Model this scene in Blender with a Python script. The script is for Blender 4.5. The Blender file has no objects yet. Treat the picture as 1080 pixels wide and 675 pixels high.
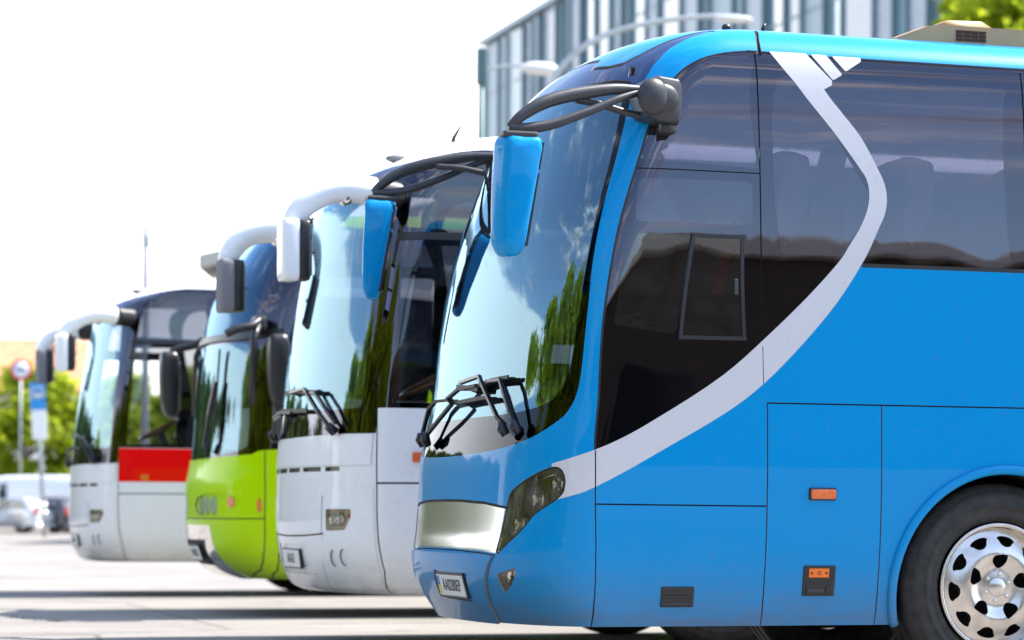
import bpy, bmesh, math, random, bisect
from mathutils import Vector, Matrix, geometry
random.seed(7)
sc=bpy.context.scene; COL=sc.collection
PI=math.pi
# ------------------------------------------------------------------ node helpers
def newmat(name):
    m=bpy.data.materials.new(name); m.use_nodes=True; nt=m.node_tree; nt.nodes.clear()
    return m,nt
def N_(nt,t,**kw):
    n=nt.nodes.new(t)
    for k,v in kw.items():
        if k in n.inputs.keys(): n.inputs[k].default_value=v
        else: setattr(n,k,v)
    return n
def L_(nt,a,ao,b,bi): nt.links.new(a.outputs[ao],b.inputs[bi])
def bump(nt,scale,dist,detail=2.,strength=1.):
    tc=N_(nt,'ShaderNodeTexCoord'); no=N_(nt,'ShaderNodeTexNoise'); no.inputs['Scale'].default_value=scale; no.inputs['Detail'].default_value=detail
    L_(nt,tc,'Object',no,'Vector'); b=N_(nt,'ShaderNodeBump'); b.inputs['Strength'].default_value=strength; b.inputs['Distance'].default_value=dist
    L_(nt,no,'Fac',b,'Height'); return b
def simple(name,col,rough=.5,metal=0.,coat=0.,spec=.5,bmp=None,var=0.,vscale=6.,emit=None):
    m,nt=newmat(name); o=N_(nt,'ShaderNodeOutputMaterial'); p=N_(nt,'ShaderNodeBsdfPrincipled')
    p.inputs['Base Color'].default_value=(*col,1); p.inputs['Roughness'].default_value=rough; p.inputs['Metallic'].default_value=metal
    p.inputs['Coat Weight'].default_value=coat; p.inputs['Coat Roughness'].default_value=.03; p.inputs['Specular IOR Level'].default_value=spec
    if var:
        tc=N_(nt,'ShaderNodeTexCoord'); no=N_(nt,'ShaderNodeTexNoise'); no.inputs['Scale'].default_value=vscale; no.inputs['Detail'].default_value=6
        L_(nt,tc,'Object',no,'Vector')
        mr=N_(nt,'ShaderNodeMapRange'); mr.inputs['From Min'].default_value=.3; mr.inputs['From Max'].default_value=.7; mr.inputs['To Min'].default_value=1-var; mr.inputs['To Max'].default_value=1+var
        L_(nt,no,'Fac',mr,'Value')
        mx=N_(nt,'ShaderNodeVectorMath',operation='SCALE'); mx.inputs[0].default_value=col; L_(nt,mr,'Result',mx,'Scale'); L_(nt,mx,'Vector',p,'Base Color')
        r2=N_(nt,'ShaderNodeMapRange'); r2.inputs['To Min'].default_value=max(0,rough-.08); r2.inputs['To Max'].default_value=min(1,rough+.12)
        L_(nt,no,'Fac',r2,'Value'); L_(nt,r2,'Result',p,'Roughness')
    if bmp: b=bump(nt,*bmp); L_(nt,b,'Normal',p,'Normal')
    L_(nt,p,'BSDF',o,'Surface'); return m
def paint(name,col,rough=.35,coat=.65,metal=0.,dirt=.55,inner=(.24,.24,.25)):
    """glossy coach paint: base + clear coat, dust thrown up along the sills, grey trim on the inside"""
    m,nt=newmat(name); o=N_(nt,'ShaderNodeOutputMaterial'); p=N_(nt,'ShaderNodeBsdfPrincipled')
    p.inputs['Roughness'].default_value=rough; p.inputs['Metallic'].default_value=metal; p.inputs['Coat Weight'].default_value=coat; p.inputs['Coat Roughness'].default_value=.03; p.inputs['Coat IOR'].default_value=1.33; p.inputs['Specular IOR Level'].default_value=.05
    tc=N_(nt,'ShaderNodeTexCoord'); sx=N_(nt,'ShaderNodeSeparateXYZ'); L_(nt,tc,'Object',sx,'Vector')
    mp=N_(nt,'ShaderNodeMapping'); mp.inputs['Scale'].default_value=(3,3,9); L_(nt,tc,'Object',mp,'Vector')
    no=N_(nt,'ShaderNodeTexNoise'); no.inputs['Scale'].default_value=1.6; no.inputs['Detail'].default_value=9; no.inputs['Roughness'].default_value=.65; L_(nt,mp,'Vector',no,'Vector')
    zr=N_(nt,'ShaderNodeMapRange'); zr.inputs['From Min'].default_value=.36; zr.inputs['From Max'].default_value=.62; zr.inputs['To Min'].default_value=1; zr.inputs['To Max'].default_value=0; L_(nt,sx,'Z',zr,'Value'); zr.inputs['From Max'].default_value=.78
    pw=N_(nt,'ShaderNodeMath',operation='POWER'); pw.inputs[1].default_value=1.8; L_(nt,zr,'Result',pw,0)
    mu=N_(nt,'ShaderNodeMath',operation='MULTIPLY'); L_(nt,pw,'Value',mu,0); L_(nt,no,'Fac',mu,1)
    m2=N_(nt,'ShaderNodeMath',operation='MULTIPLY',use_clamp=True); m2.inputs[1].default_value=dirt*1.7; L_(nt,mu,'Value',m2,0)
    no2=N_(nt,'ShaderNodeTexNoise'); no2.inputs['Scale'].default_value=22; no2.inputs['Detail'].default_value=8; L_(nt,tc,'Object',no2,'Vector')
    sp=N_(nt,'ShaderNodeMapRange'); sp.inputs['From Min'].default_value=.55; sp.inputs['From Max'].default_value=.8; sp.inputs['To Max'].default_value=.10; L_(nt,no2,'Fac',sp,'Value')
    ad=N_(nt,'ShaderNodeMath',operation='ADD',use_clamp=True); L_(nt,m2,'Value',ad,0); L_(nt,sp,'Result',ad,1)
    mix=N_(nt,'ShaderNodeMix',data_type='RGBA'); mix.inputs['A'].default_value=(*col,1); mix.inputs['B'].default_value=(.16,.13,.10,1); L_(nt,ad,'Value',mix,'Factor')
    L_(nt,mix,'Result',p,'Base Color')
    iv=N_(nt,'ShaderNodeMath',operation='SUBTRACT'); iv.inputs[0].default_value=1.; L_(nt,m2,'Value',iv,1)
    if coat: 
        mc=N_(nt,'ShaderNodeMath',operation='MULTIPLY'); mc.inputs[1].default_value=coat; L_(nt,iv,'Value',mc,0); L_(nt,mc,'Value',p,'Coat Weight')
    b=bump(nt,2.2,.005,2.5,.6); L_(nt,b,'Normal',p,'Coat Normal')
    d=N_(nt,'ShaderNodeBsdfDiffuse'); d.inputs['Color'].default_value=(*inner,1)
    ge=N_(nt,'ShaderNodeNewGeometry'); ms=N_(nt,'ShaderNodeMixShader'); L_(nt,ge,'Backfacing',ms,0); L_(nt,p,'BSDF',ms,1); L_(nt,d,'BSDF',ms,2)
    L_(nt,ms,'Shader',o,'Surface'); return m
def glass(name,tint,ior=1.55,wave=.006,rough=0.,haze=0.,coatcol=(1,1,1)):
    """single sheet of tinted, slightly wavy toughened glass"""
    m,nt=newmat(name); o=N_(nt,'ShaderNodeOutputMaterial'); t=N_(nt,'ShaderNodeBsdfTransparent'); t.inputs['Color'].default_value=(*tint,1)
    g=N_(nt,'ShaderNodeBsdfGlossy'); g.inputs['Roughness'].default_value=rough; g.inputs['Color'].default_value=(*coatcol,1)
    f=N_(nt,'ShaderNodeFresnel'); f.inputs['IOR'].default_value=ior
    b=bump(nt,1.7,wave,1.,.5); L_(nt,b,'Normal',g,'Normal')
    ms=N_(nt,'ShaderNodeMixShader'); L_(nt,f,'Fac',ms,0); L_(nt,t,'BSDF',ms,1); L_(nt,g,'BSDF',ms,2)
    last=ms
    if haze:
        d=N_(nt,'ShaderNodeBsdfDiffuse'); d.inputs['Color'].default_value=(.5,.48,.45,1); tc=N_(nt,'ShaderNodeTexCoord'); no=N_(nt,'ShaderNodeTexNoise'); no.inputs['Scale'].default_value=9; no.inputs['Detail'].default_value=8; L_(nt,tc,'Object',no,'Vector')
        mr=N_(nt,'ShaderNodeMapRange'); mr.inputs['From Min'].default_value=.35; mr.inputs['From Max'].default_value=.75; mr.inputs['To Max'].default_value=haze*2; L_(nt,no,'Fac',mr,'Value')
        m2=N_(nt,'ShaderNodeMixShader'); L_(nt,mr,'Result',m2,0); L_(nt,ms,'Shader',m2,1); L_(nt,d,'BSDF',m2,2); last=m2
    L_(nt,last,'Shader',o,'Surface'); return m
M={}
M['blue']=paint('blue_paint',(.0,.252,.575)); M['bluecap']=paint('navy_visor_paint',(.03,.06,.16),dirt=0)
M['silver']=paint('silver_stripe_paint',(.58,.58,.60),rough=.4,coat=.3,metal=.1)
M['white']=paint('white_paint',(.86,.87,.875),rough=.4); M['white2']=paint('warm_white_paint',(.80,.80,.80),rough=.4)
M['green']=paint('lime_paint',(.45,.74,.0),coat=.4); M['red']=paint('red_paint',(.85,.002,.003),dirt=0)
M['bglass']=glass('black_border_glass',(0,0,0),1.85,coatcol=(.86,.84,1.))
M['frost']=simple('frosted_lamp_glass',(.50,.60,.42),.12,.3,1.); M['frit']=glass('windshield_frit_glass',(0,0,0),1.5,coatcol=(.66,.70,.74)); M['side_tint']=glass('tinted_side_glass',(.27,.26,.31),1.95,haze=.010,coatcol=(.86,.84,1.)); M['dark_tint']=glass('dark_side_glass',(.30,.30,.32),1.95,haze=.01)
M['wind']=glass('windshield_glass',(.70,.78,.82),2.6,haze=.012,coatcol=(.56,.85,1.)); M['bluewind']=glass('blue_tinted_windshield_glass',(.06,.15,.32),1.9,haze=.008,coatcol=(.40,.66,.95))
M['clear']=glass('clear_cab_glass',(.78,.80,.80),1.6,haze=.01)
M['lens']=glass('lamp_lens',(.85,.85,.82),1.5,.002); M['smoke']=glass('smoky_lamp_lens',(.66,.61,.55),1.7,.003,haze=.10)
M['chrome']=simple('chrome',(.78,.76,.73),.06,1.,bmp=(3.,.004,2.,.5)); M['grille']=simple('brushed_grille',(.74,.74,.75),.2,1.,bmp=(2.2,.006,1.,.6))
M['alloy']=simple('polished_alloy',(.60,.565,.525),.24,1.,bmp=(9.,.004,2.,.35),var=.16,vscale=11)
M['mirror']=simple('mirror_glass',(.82,.84,.86),.01,1.)
M['gap']=simple('panel_gap_rubber',(.004,.004,.005),.7); M['rubber']=simple('tyre_rubber',(.027,.025,.023),.72,var=.5,vscale=18,bmp=(60.,.002,4.,.5))
M['plast']=simple('black_plastic',(.014,.014,.016),.35,var=.15); M['grey']=simple('grey_plastic',(.032,.033,.038),.42,var=.12,vscale=20,bmp=(200.,.0006,2.,.4))
M['under']=simple('underbody_black',(.008,.008,.008),.8); M['dash']=simple('dashboard_vinyl',(.035,.037,.042),.55,var=.2)
M['trim']=simple('grey_interior_trim',(.16,.16,.17),.7); M['floor']=simple('bus_floor',(.05,.05,.055),.7)
M['seat']=simple('dark_seat_fabric',(.03,.035,.07),.9,var=.3,vscale=30); M['redseat']=simple('red_seat_fabric',(.35,.01,.03),.9,var=.2,vscale=30)
M['cover']=simple('pale_headrest_cloth',(.78,.84,.90),.8,var=.08); M['curtain']=simple('orange_curtain',(.75,.25,.02),.85,var=.15); M['beige']=simple('beige_cloth',(.5,.42,.3),.85)
M['amber']=simple('amber_lens',(.75,.13,.01),.18,coat=1.,var=.2,vscale=40); M['orange']=simple('orange_sticker',(.85,.17,.01),.4); M['redlens']=simple('red_lens',(.5,.01,.015),.15,coat=1.)
M['plate']=simple('licence_plate_white',(.72,.72,.70),.35,var=.06); M['yellow']=simple('plate_yellow',(.75,.50,.02),.4); M['plateblue']=simple('plate_blue',(.02,.16,.55),.4); M['ink']=simple('plate_lettering',(.02,.02,.02),.5)
M['smokebowl']=simple('warm_headlight_bowl',(.24,.215,.185),.5,.2); M['bowl']=simple('headlight_bowl',(.10,.095,.09),.25,.6); M['beigebowl']=simple('pale_headlight_bowl',(.78,.71,.58),.4,.25); M['wood']=simple('wood_rim',(.28,.10,.03),.3,coat=.6)
M['ac']=simple('beige_unit_plastic',(.38,.24,.115),.55,var=.12,vscale=5); M['acdark']=simple('unit_slot_dark',(.05,.015,.01),.8)
M['wiper']=simple('wiper_metal_black',(.02,.022,.03),.3,.3)
M['lime_plain']=simple('lime_gloss',(.25,.62,.01),.3)
# ------------------------------------------------------------------ mesh helpers
class MB:
    """collects faces, becomes ONE mesh object"""
    def __init__(s): s.v=[];s.f=[];s.mi=[];s.mats=[];s.sm=[];s.cn=None
    def mat(s,m):
        if m not in s.mats: s.mats.append(m)
        return s.mats.index(m)
    def add(s,vs,fs,m,smooth=True):
        o=len(s.v); s.v+=[tuple(q) for q in vs]; k=s.mat(m)
        for f in fs: s.f.append(tuple(i+o for i in f)); s.mi.append(k); s.sm.append(smooth)
    def build(s,name,parent=None,kind=None,loc=None):
        me=bpy.data.meshes.new(name); me.from_pydata(s.v,[],s.f)
        for m in s.mats: me.materials.append(m)
        me.polygons.foreach_set('material_index',s.mi); me.polygons.foreach_set('use_smooth',s.sm); me.update()
        o=bpy.data.objects.new(name,me); COL.objects.link(o)
        if parent: o.parent=parent
        if kind: o['kind']=kind
        if loc: o.location=loc
        return o
def rbox(mb,x0,x1,y0,y1,z0,z1,m,r=.02,smooth=False,seg=2):
    bm=bmesh.new(); bmesh.ops.create_cube(bm,size=1)
    for v in bm.verts: v.co=((x0+x1)/2+v.co.x*(x1-x0),(y0+y1)/2+v.co.y*(y1-y0),(z0+z1)/2+v.co.z*(z1-z0))
    if r: bmesh.ops.bevel(bm,geom=bm.edges[:],offset=min(r,.49*min(x1-x0,y1-y0,z1-z0)),segments=seg,profile=.5,affect='EDGES')
    bm.verts.index_update(); mb.add([v.co[:] for v in bm.verts],[[v.index for v in f.verts] for f in bm.faces],m,smooth); bm.free()
def frames(pts):
    P=[Vector(p) for p in pts]; T=[]
    for i in range(len(P)):
        a=P[max(0,i-1)];b=P[min(len(P)-1,i+1)]; T.append((b-a).normalized())
    up=Vector((0,0,1)) if abs(T[0].z)<.9 else Vector((0,1,0)); out=[]
    n=(up-T[0]*up.dot(T[0])).normalized()
    for i,t in enumerate(T):
        n=(n-t*n.dot(t)).normalized(); out.append((P[i],t,n,t.cross(n)))
    return out
def spline(pts,k=6):
    """Catmull-Rom through points (tuples of any length)"""
    out=[]; n=len(pts)
    for i in range(n-1):
        p0=pts[max(0,i-1)];p1=pts[i];p2=pts[i+1];p3=pts[min(n-1,i+2)]
        for j in range(k):
            t=j/k; out.append(tuple(.5*(2*b+(c-a)*t+(2*a-5*b+4*c-d)*t*t+(3*b-a-3*c+d)*t**3) for a,b,c,d in zip(p0,p1,p2,p3)))
    out.append(tuple(pts[-1])); return out
def tube(mb,pts,r,m,seg=10,flat=1.,caps=True):
    """r: number or list; flat squashes the section along the frame's side"""
    fr=frames(pts); n=len(fr); rs=r if isinstance(r,(list,tuple)) else [r]*n
    vs=[];fs=[]
    for i,(p,t,a,b) in enumerate(fr):
        for k in range(seg):
            th=2*PI*k/seg; vs.append(p+a*(math.cos(th)*rs[i])+b*(math.sin(th)*rs[i]*flat))
    for i in range(n-1):
        for k in range(seg):
            k2=(k+1)%seg; fs.append((i*seg+k,i*seg+k2,(i+1)*seg+k2,(i+1)*seg+k))
    if caps: fs.append(tuple(range(seg))[::-1]); fs.append(tuple((n-1)*seg+k for k in range(seg)))
    mb.add(vs,fs,m)
def bar(mb,pts,w,h,m):
    """rectangular section swept along points, w along frame normal, h across"""
    fr=frames(pts); vs=[];fs=[];n=len(fr)
    for p,t,a,b in fr:
        for sa,sb in ((-1,-1),(1,-1),(1,1),(-1,1)): vs.append(p+a*(sa*w/2)+b*(sb*h/2))
    for i in range(n-1):
        for k in range(4): k2=(k+1)%4; fs.append((i*4+k,i*4+k2,i*4+4+k2,i*4+4+k))
    fs.append((3,2,1,0)); fs.append(tuple((n-1)*4+k for k in range(4))); mb.add(vs,fs,m,False)
def lathe(mb,prof,m,seg=48,axis='y',c=(0,0,0)):
    """prof: list of (radius, along)"""
    vs=[];fs=[];n=len(prof)
    for r,a in prof:
        for k in range(seg):
            th=2*PI*k/seg; u,w=r*math.cos(th),r*math.sin(th)
            vs.append((c[0]+u,c[1]+a,c[2]+w) if axis=='y' else (c[0]+u,c[1]+w,c[2]+a) if axis=='z' else (c[0]+a,c[1]+u,c[2]+w))
    for i in range(n-1):
        for k in range(seg): k2=(k+1)%seg; fs.append((i*seg+k,(i+1)*seg+k,(i+1)*seg+k2,i*seg+k2))
    mb.add(vs,fs,m)
def ball(mb,c,r,m,seg=16,rings=10):
    rx,ry,rz=(r,r,r) if isinstance(r,(int,float)) else r
    vs=[];fs=[]
    for i in range(rings+1):
        a=PI*i/rings
        for k in range(seg):
            b=2*PI*k/seg; vs.append((c[0]+rx*math.sin(a)*math.cos(b),c[1]+ry*math.sin(a)*math.sin(b),c[2]+rz*math.cos(a)))
    for i in range(rings):
        for k in range(seg): k2=(k+1)%seg; fs.append((i*seg+k,(i+1)*seg+k,(i+1)*seg+k2,i*seg+k2))
    mb.add(vs,fs,m)
def prism(mb,poly,y0,y1,m,plane='xz',scales=((0,1.),(1,1.)),smooth=False):
    """outline in a plane, lofted from y0 to y1 with a scale at each step (rounded edges)"""
    cx=sum(p[0] for p in poly)/len(poly); cz=sum(p[1] for p in poly)/len(poly); n=len(poly); vs=[];fs=[]
    for t,s in scales:
        y=y0+(y1-y0)*t
        for a,b in poly:
            a2=cx+(a-cx)*s;b2=cz+(b-cz)*s
            vs.append((a2,y,b2) if plane=='xz' else (y,a2,b2) if plane=='yz' else (a2,b2,y))
    k=len(scales)
    for i in range(k-1):
        for j in range(n): j2=(j+1)%n; fs.append((i*n+j,i*n+j2,(i+1)*n+j2,(i+1)*n+j))
    fs.append(tuple(range(n))[::-1]); fs.append(tuple((k-1)*n+j for j in range(n)))
    mb.add(vs,fs,m,smooth)
PILLOW=((0,.78),(.04,.88),(.12,.96),(.25,1.),(.75,1.),(.88,.96),(.96,.88),(1,.78))
def roundpoly(poly,k=5): 
    q=poly+poly[:1]; n=len(poly); out=[]
    for i in range(n):
        p0,p1,p2,p3=poly[i-1],poly[i],poly[(i+1)%n],poly[(i+2)%n]
        for j in range(k):
            t=j/k; out.append(tuple(.5*(2*b+(c-a)*t+(2*a-5*b+4*c-d)*t*t+(3*b-a-3*c+d)*t**3) for a,b,c,d in zip(p0,p1,p2,p3)))
    return out
def text_obj(name,s,size,m,parent,mat,ext=.001):
    cu=bpy.data.curves.new(name,'FONT'); cu.body=s; cu.size=size; cu.align_x='CENTER'; cu.align_y='CENTER'; cu.extrude=ext
    t=bpy.data.objects.new(name+'_tmp',cu); COL.objects.link(t); bpy.context.view_layer.update()
    me=bpy.data.meshes.new_from_object(t.evaluated_get(bpy.context.evaluated_depsgraph_get())); bpy.data.objects.remove(t); bpy.data.curves.remove(cu)
    me.name=name; me.materials.clear(); me.materials.append(m); me.transform(mat)
    o=bpy.data.objects.new(name,me); COL.objects.link(o); o.parent=parent; return o
def thing(name,label,cat,loc=(0,0,0),rotz=0,group=None):
    o=bpy.data.objects.new(name,None); COL.objects.link(o); o.location=loc; o.rotation_euler=(0,0,rotz); o.empty_display_size=.3
    o['label']=label; o['category']=cat
    if group: o['group']=group
    return o
def tag(o,label,cat,group=None):
    o['label']=label;o['category']=cat
    if group:o['group']=group
    return o
def copy_to(o,parent,loc=None,name=None):
    c=o.copy(); COL.objects.link(c); c.parent=parent
    if loc is not None: c.location=loc
    for ch in list(o.children):
        d=ch.copy(); COL.objects.link(d); d.parent=c
    return c
class Pchip:
    def __init__(s, xs, ys):
        n=len(xs); s.x=xs; s.y=ys
        h=[xs[i+1]-xs[i] for i in range(n-1)]; d=[(ys[i+1]-ys[i])/h[i] for i in range(n-1)]
        m=[0]*n; m[0]=d[0]; m[-1]=d[-1]
        for i in range(1,n-1):
            if d[i-1]*d[i]<=0: m[i]=0
            else:
                w1=2*h[i]+h[i-1]; w2=h[i]+2*h[i-1]; m[i]=(w1+w2)/(w1/d[i-1]+w2/d[i])
        s.m=m
    def __call__(s, t):
        x=s.x
        if t<=x[0]: return s.y[0]+s.m[0]*(t-x[0])
        if t>=x[-1]: return s.y[-1]+s.m[-1]*(t-x[-1])
        i=bisect.bisect_right(x,t)-1; h=x[i+1]-x[i]; u=(t-x[i])/h
        a=s.y[i];b=s.y[i+1];p=s.m[i]*h;q=s.m[i+1]*h
        return a*(2*u**3-3*u*u+1)+p*(u**3-2*u*u+u)+b*(-2*u**3+3*u*u)+q*(u**3-u*u)
class Hull:
    """levels: (z, inset, c, D, B, m) bottom to top.  p: 0 front centre line, 1 start of the straight side, PM rear; negative = far side.  v: arc length up the side."""
    def __init__(s, levels, length, width=2.5, PM=3.0):
        s.L=length; s.W=width; s.PM=PM
        v=[0]
        for a,b in zip(levels,levels[1:]): v.append(v[-1]+max(.004,math.hypot(b[0]-a[0],b[1]-a[1])))
        s.vk=v; s.V=v[-1]
        s.f=[Pchip(v,[l[k] for l in levels]) for k in range(6)]
        ref=levels[len(levels)//3]
        n=600; ph=[]; pts=[]
        for i in range(n+1):
            t=i/n; t=t*t*(3-2*t); a=t*math.pi/2; ph.append(a); pts.append(s._q(a,s.W/2-ref[1],ref[2],ref[3],ref[4],ref[5]))
        L=[0]
        for a,b in zip(pts,pts[1:]): L.append(L[-1]+math.hypot(a[0]-b[0],a[1]-b[1]))
        s.pl=[x/L[-1] for x in L]; s.ph=ph; s.refarc=L[-1]; s.cache={}
    def _q(s,a,w,c,D,B,m):
        t=math.sin(a)**(2/m); k=max(0.,math.cos(a))**(2/m)
        return (c+B*t*t+(D-B)*(1-k), w*t)
    def phi(s,p):
        i=min(len(s.pl)-2,max(0,bisect.bisect_right(s.pl,p)-1)); d=s.pl[i+1]-s.pl[i]
        return s.ph[i]+(s.ph[i+1]-s.ph[i])*((p-s.pl[i])/d if d else 0)
    def lev(s,v):
        k=round(v,6); r=s.cache.get(k)
        if r is None:
            r=[f(v) for f in s.f]; r[1]=min(r[1],s.W/2-.01); s.cache[k]=r
        return r
    def P(s,p,v):
        z,ins,c,D,B,m=s.lev(v); w=s.W/2-ins; q=abs(p)
        if q<1: x,yo=s._q(s.phi(q),w,c,D,B,m)
        else: xs=c+D; x=xs+(q-1)/(s.PM-1)*(s.L-xs); yo=w
        return (x, s.W/2-(yo if p>=0 else -yo), z)
    def N(s,p,v):
        e=.002
        a=s.P(p-e,v);b=s.P(p+e,v);c=s.P(p,max(0,v-e));d=s.P(p,min(s.V,v+e))
        u=[b[i]-a[i] for i in range(3)];w=[d[i]-c[i] for i in range(3)]
        n=(u[1]*w[2]-u[2]*w[1],u[2]*w[0]-u[0]*w[2],u[0]*w[1]-u[1]*w[0])
        l=math.sqrt(sum(k*k for k in n))
        if l<1e-9: return (0,0,1)
        return tuple(k/l for k in n)
    def vz(s,z):
        a,b=0,s.V
        for _ in range(40):
            m=(a+b)/2
            if s.f[0](m)<z: a=m
            else: b=m
        return (a+b)/2
    def px(s,x,v):
        z,ins,c,D,B,m=s.lev(v); xs=c+D
        if x>=xs: return 1+(x-xs)/(s.L-xs)*(s.PM-1)
        if x<=c: return 0.
        a,b=0,1
        for _ in range(40):
            q=(a+b)/2
            if s._q(s.phi(q),1,c,D,B,m)[0]<x: a=q
            else: b=q
        return (a+b)/2
    def py(s,y,v):            # y offset from centre line (front)
        z,ins,c,D,B,m=s.lev(v); w=s.W/2-ins; t=min(1,abs(y)/w); a,b=0,1
        for _ in range(40):
            q=(a+b)/2
            if math.sin(s.phi(q))**(2/m)<t: a=q
            else: b=q
        return math.copysign((a+b)/2,y)
    def S(s,x,z):
        v=s.vz(z); return (s.px(x,v),v)
# ------------------------------------------------------------------ coach hull split into exact regions
def inpoly(x,y,P):
    c=False; n=len(P); j=n-1
    for i in range(n):
        xi,yi=P[i];xj,yj=P[j]
        if (yi>y)!=(yj>y) and x<(xj-xi)*(y-yi)/(yj-yi)+xi: c=not c
        j=i
    return c
class Skin:
    def __init__(s,h,root,real=None):
        """h: hull the outlines are measured on; real: the (tighter cornered) hull they are laid on"""
        s.hp=h; h=real or h; s.cache={}
        s.h=h; s.root=root; s.reg=[]; s.A=h.refarc; s.B=(h.L-.3)/(h.PM-1); s.UM=s.U(h.PM)
    def U(s,p):
        q=abs(p); u=q*s.A if q<1 else s.A+(q-1)*s.B
        return u if p>=0 else -u
    def rm(s,p,v):
        if s.hp is s.h or p==0: return p,v
        k=(round(abs(p),5),round(v,5)); q=s.cache.get(k)
        if q is None:
            lat=lambda X: .956*X[0]-.294*X[1]
            t=lat(s.hp.P(abs(p),v)); a,b=0.,s.h.PM
            for _ in range(44):
                m=(a+b)/2
                if lat(s.h.P(m,v))<t: a=m
                else: b=m
            q=s.cache[k]=(a+b)/2
        return (q if p>0 else -q),v
    def p(s,u):
        q=abs(u); p=q/s.A if q<s.A else 1+(q-s.A)/s.B
        return p if u>=0 else -p
    def X(s,*xz): return [s.hp.S(x,z) for x,z in xz]
    def XL(s,*xz):
        out=[]
        for (a,b),(c,d) in zip(xz,xz[1:]):
            n=max(1,int(abs(b-d)/.07)); out+=[(a+(c-a)*i/n,b+(d-b)*i/n) for i in range(n)]
        return s.X(*(out+[xz[-1]]))
    def region(s,name,poly,m,off=0.,liner=None,liner_mat=None,label=None,both=False,key=None):
        """poly in (p,v)"""
        P=[(s.U(p),min(s.h.V,max(0.,v))) for p,v in (s.rm(*q) for q in poly)]
        xs=[q[0] for q in P]; ys=[q[1] for q in P]
        s.reg.append(dict(name=name,P=P,bb=(min(xs),max(xs),min(ys),max(ys)),m=m,off=off,liner=liner,lm=liner_mat,label=label,key=key))
        if both: s.region(name,[(-p,v) for p,v in poly],m,off,liner,liner_mat,label,key=(key+'_far') if key else None)
    def strip(s,pts,w=.010,m=None,off=-.010,name='panel_gap',both=False,closed=False,group='gap'):
        Q=[Vector((s.U(p),v)) for p,v in (s.rm(*q) for q in pts)]
        if closed: Q=Q+[Q[0]]
        for sg in ((1,-1) if both else (1,)):
            for a,b in zip(Q,Q[1:]):
                t=(b-a); 
                if t.length<1e-6: continue
                t=t.normalized(); n=Vector((-t.y,t.x))*w/2; a2=a-t*w/2;b2=b+t*w/2
                P=[(sg*q.x,min(s.h.V,max(0,q.y))) for q in (a2+n,a2-n,b2-n,b2+n)]
                xs=[q[0] for q in P]; ys=[q[1] for q in P]
                s.reg.append(dict(name=name,P=P,bb=(min(xs),max(xs),min(ys),max(ys)),m=m or M['gap'],off=off,liner=None,lm=None,label=None,key=group+name+('' if sg>0 else '_far')))
    def build(s,base_mat,xfine):
        h=s.h; verts=[];edges=[]
        us=set()
        u=0; UF=s.U(xfine)
        while u<UF: us.add(round(u,4)); u+=.045
        while u<s.UM-.05: us.add(round(u,4)); u+=.30
        us.add(s.UM); us=sorted(us|{-k for k in us})
        vs=[];v=0
        zt=h.vz(2.85)
        while v<h.V: vs.append(v); v+= .04 if (v<.55 or v>zt) else .075
        vs.append(h.V)
        for u in us:
            for v in vs: verts.append(Vector((u,v)))
        for r in s.reg:
            P=r['P']; n=len(P); first=None; prev=None
            for i in range(n):
                a=Vector(P[i]);b=Vector(P[(i+1)%n]); d=(b-a).length
                fine=min(abs(a.x),abs(b.x))<UF
                k=max(1,int(math.ceil(d/(.05 if fine else .25))))
                for j in range(k):
                    verts.append(a.lerp(b,j/k)); idx=len(verts)-1
                    if prev is not None: edges.append((prev,idx))
                    else: first=idx
                    prev=idx
            edges.append((prev,first))
        V,E,F,_,_,_=geometry.delaunay_2d_cdt(verts,edges,[],0,1e-4,False)
        PV=[(s.p(q.x),min(h.V,max(0,q.y))) for q in V]
        POS=[Vector(h.P(*q)) for q in PV]; NOR=[Vector(h.N(*q)) for q in PV]
        tri=[]; base=dict(name='body_shell',m=base_mat,off=0.,liner=None,lm=None,label=None,key='base')
        for f in F:
            a,b,c=f; cx=(V[a].x+V[b].x+V[c].x)/3; cy=(V[a].y+V[b].y+V[c].y)/3
            if abs((V[b]-V[a]).cross(V[c]-V[a]))<1e-9: continue
            g=base
            for r in reversed(s.reg):
                bb=r['bb']
                if bb[0]<=cx<=bb[1] and bb[2]<=cy<=bb[3] and inpoly(cx,cy,r['P']): g=r;break
            tri.append((f,g))
        groups={}; emap={}
        for f,g in tri:
            k=g['key'] or id(g); groups.setdefault(k,(g,[]))[1].append(f)
            for i in range(3):
                e=(f[i],f[(i+1)%3]); emap.setdefault(tuple(sorted(e)),[]).append((e,g,k))
        out={}
        walls={}
        for e,l in emap.items():
            if len(l)==2 and l[0][2]!=l[1][2]:
                (e0,g0,k0),(e1,g1,k1)=l
                o0=g0['off'] if g0['m'] else -.05; o1=g1['off'] if g1['m'] else -.05
                if abs(o0-o1)>1e-4:
                    if o0>o1: walls.setdefault(k0,[]).append((e0,o1))
                    else: walls.setdefault(k1,[]).append((e1,o0))
                for (ea,ga,ka) in l:
                    if ga['liner']: walls.setdefault(('L',ka),[]).append((ea,-ga['liner']))
        for k,(g,fs) in groups.items():
            if g['m'] is None: continue
            out.setdefault(g['name'],[]).append(s.mesh(g['name'],g['m'],fs,g['off'],walls.get(k,[]),POS,NOR,g['label'],s.root))
            if g['key']: out[g['key']]=out[g['name']][-1]
            if g['liner']: s.mesh('lamp_bowl',g['lm'],fs,-g['liner'],[(e,g['off']-.002) for e,_ in walls.get(('L',k),[])],POS,NOR,None,out[g['name']][-1])
        # rear end cap
        n=60; ring=[h.P(h.PM,h.V*i/n) for i in range(n+1)]+[h.P(-h.PM,h.V*i/n) for i in range(n,-1,-1)]
        mb=MB(); mb.add(ring,[tuple(range(len(ring)))],base_mat,False); mb.build('rear_panel',s.root)
        return out
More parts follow.
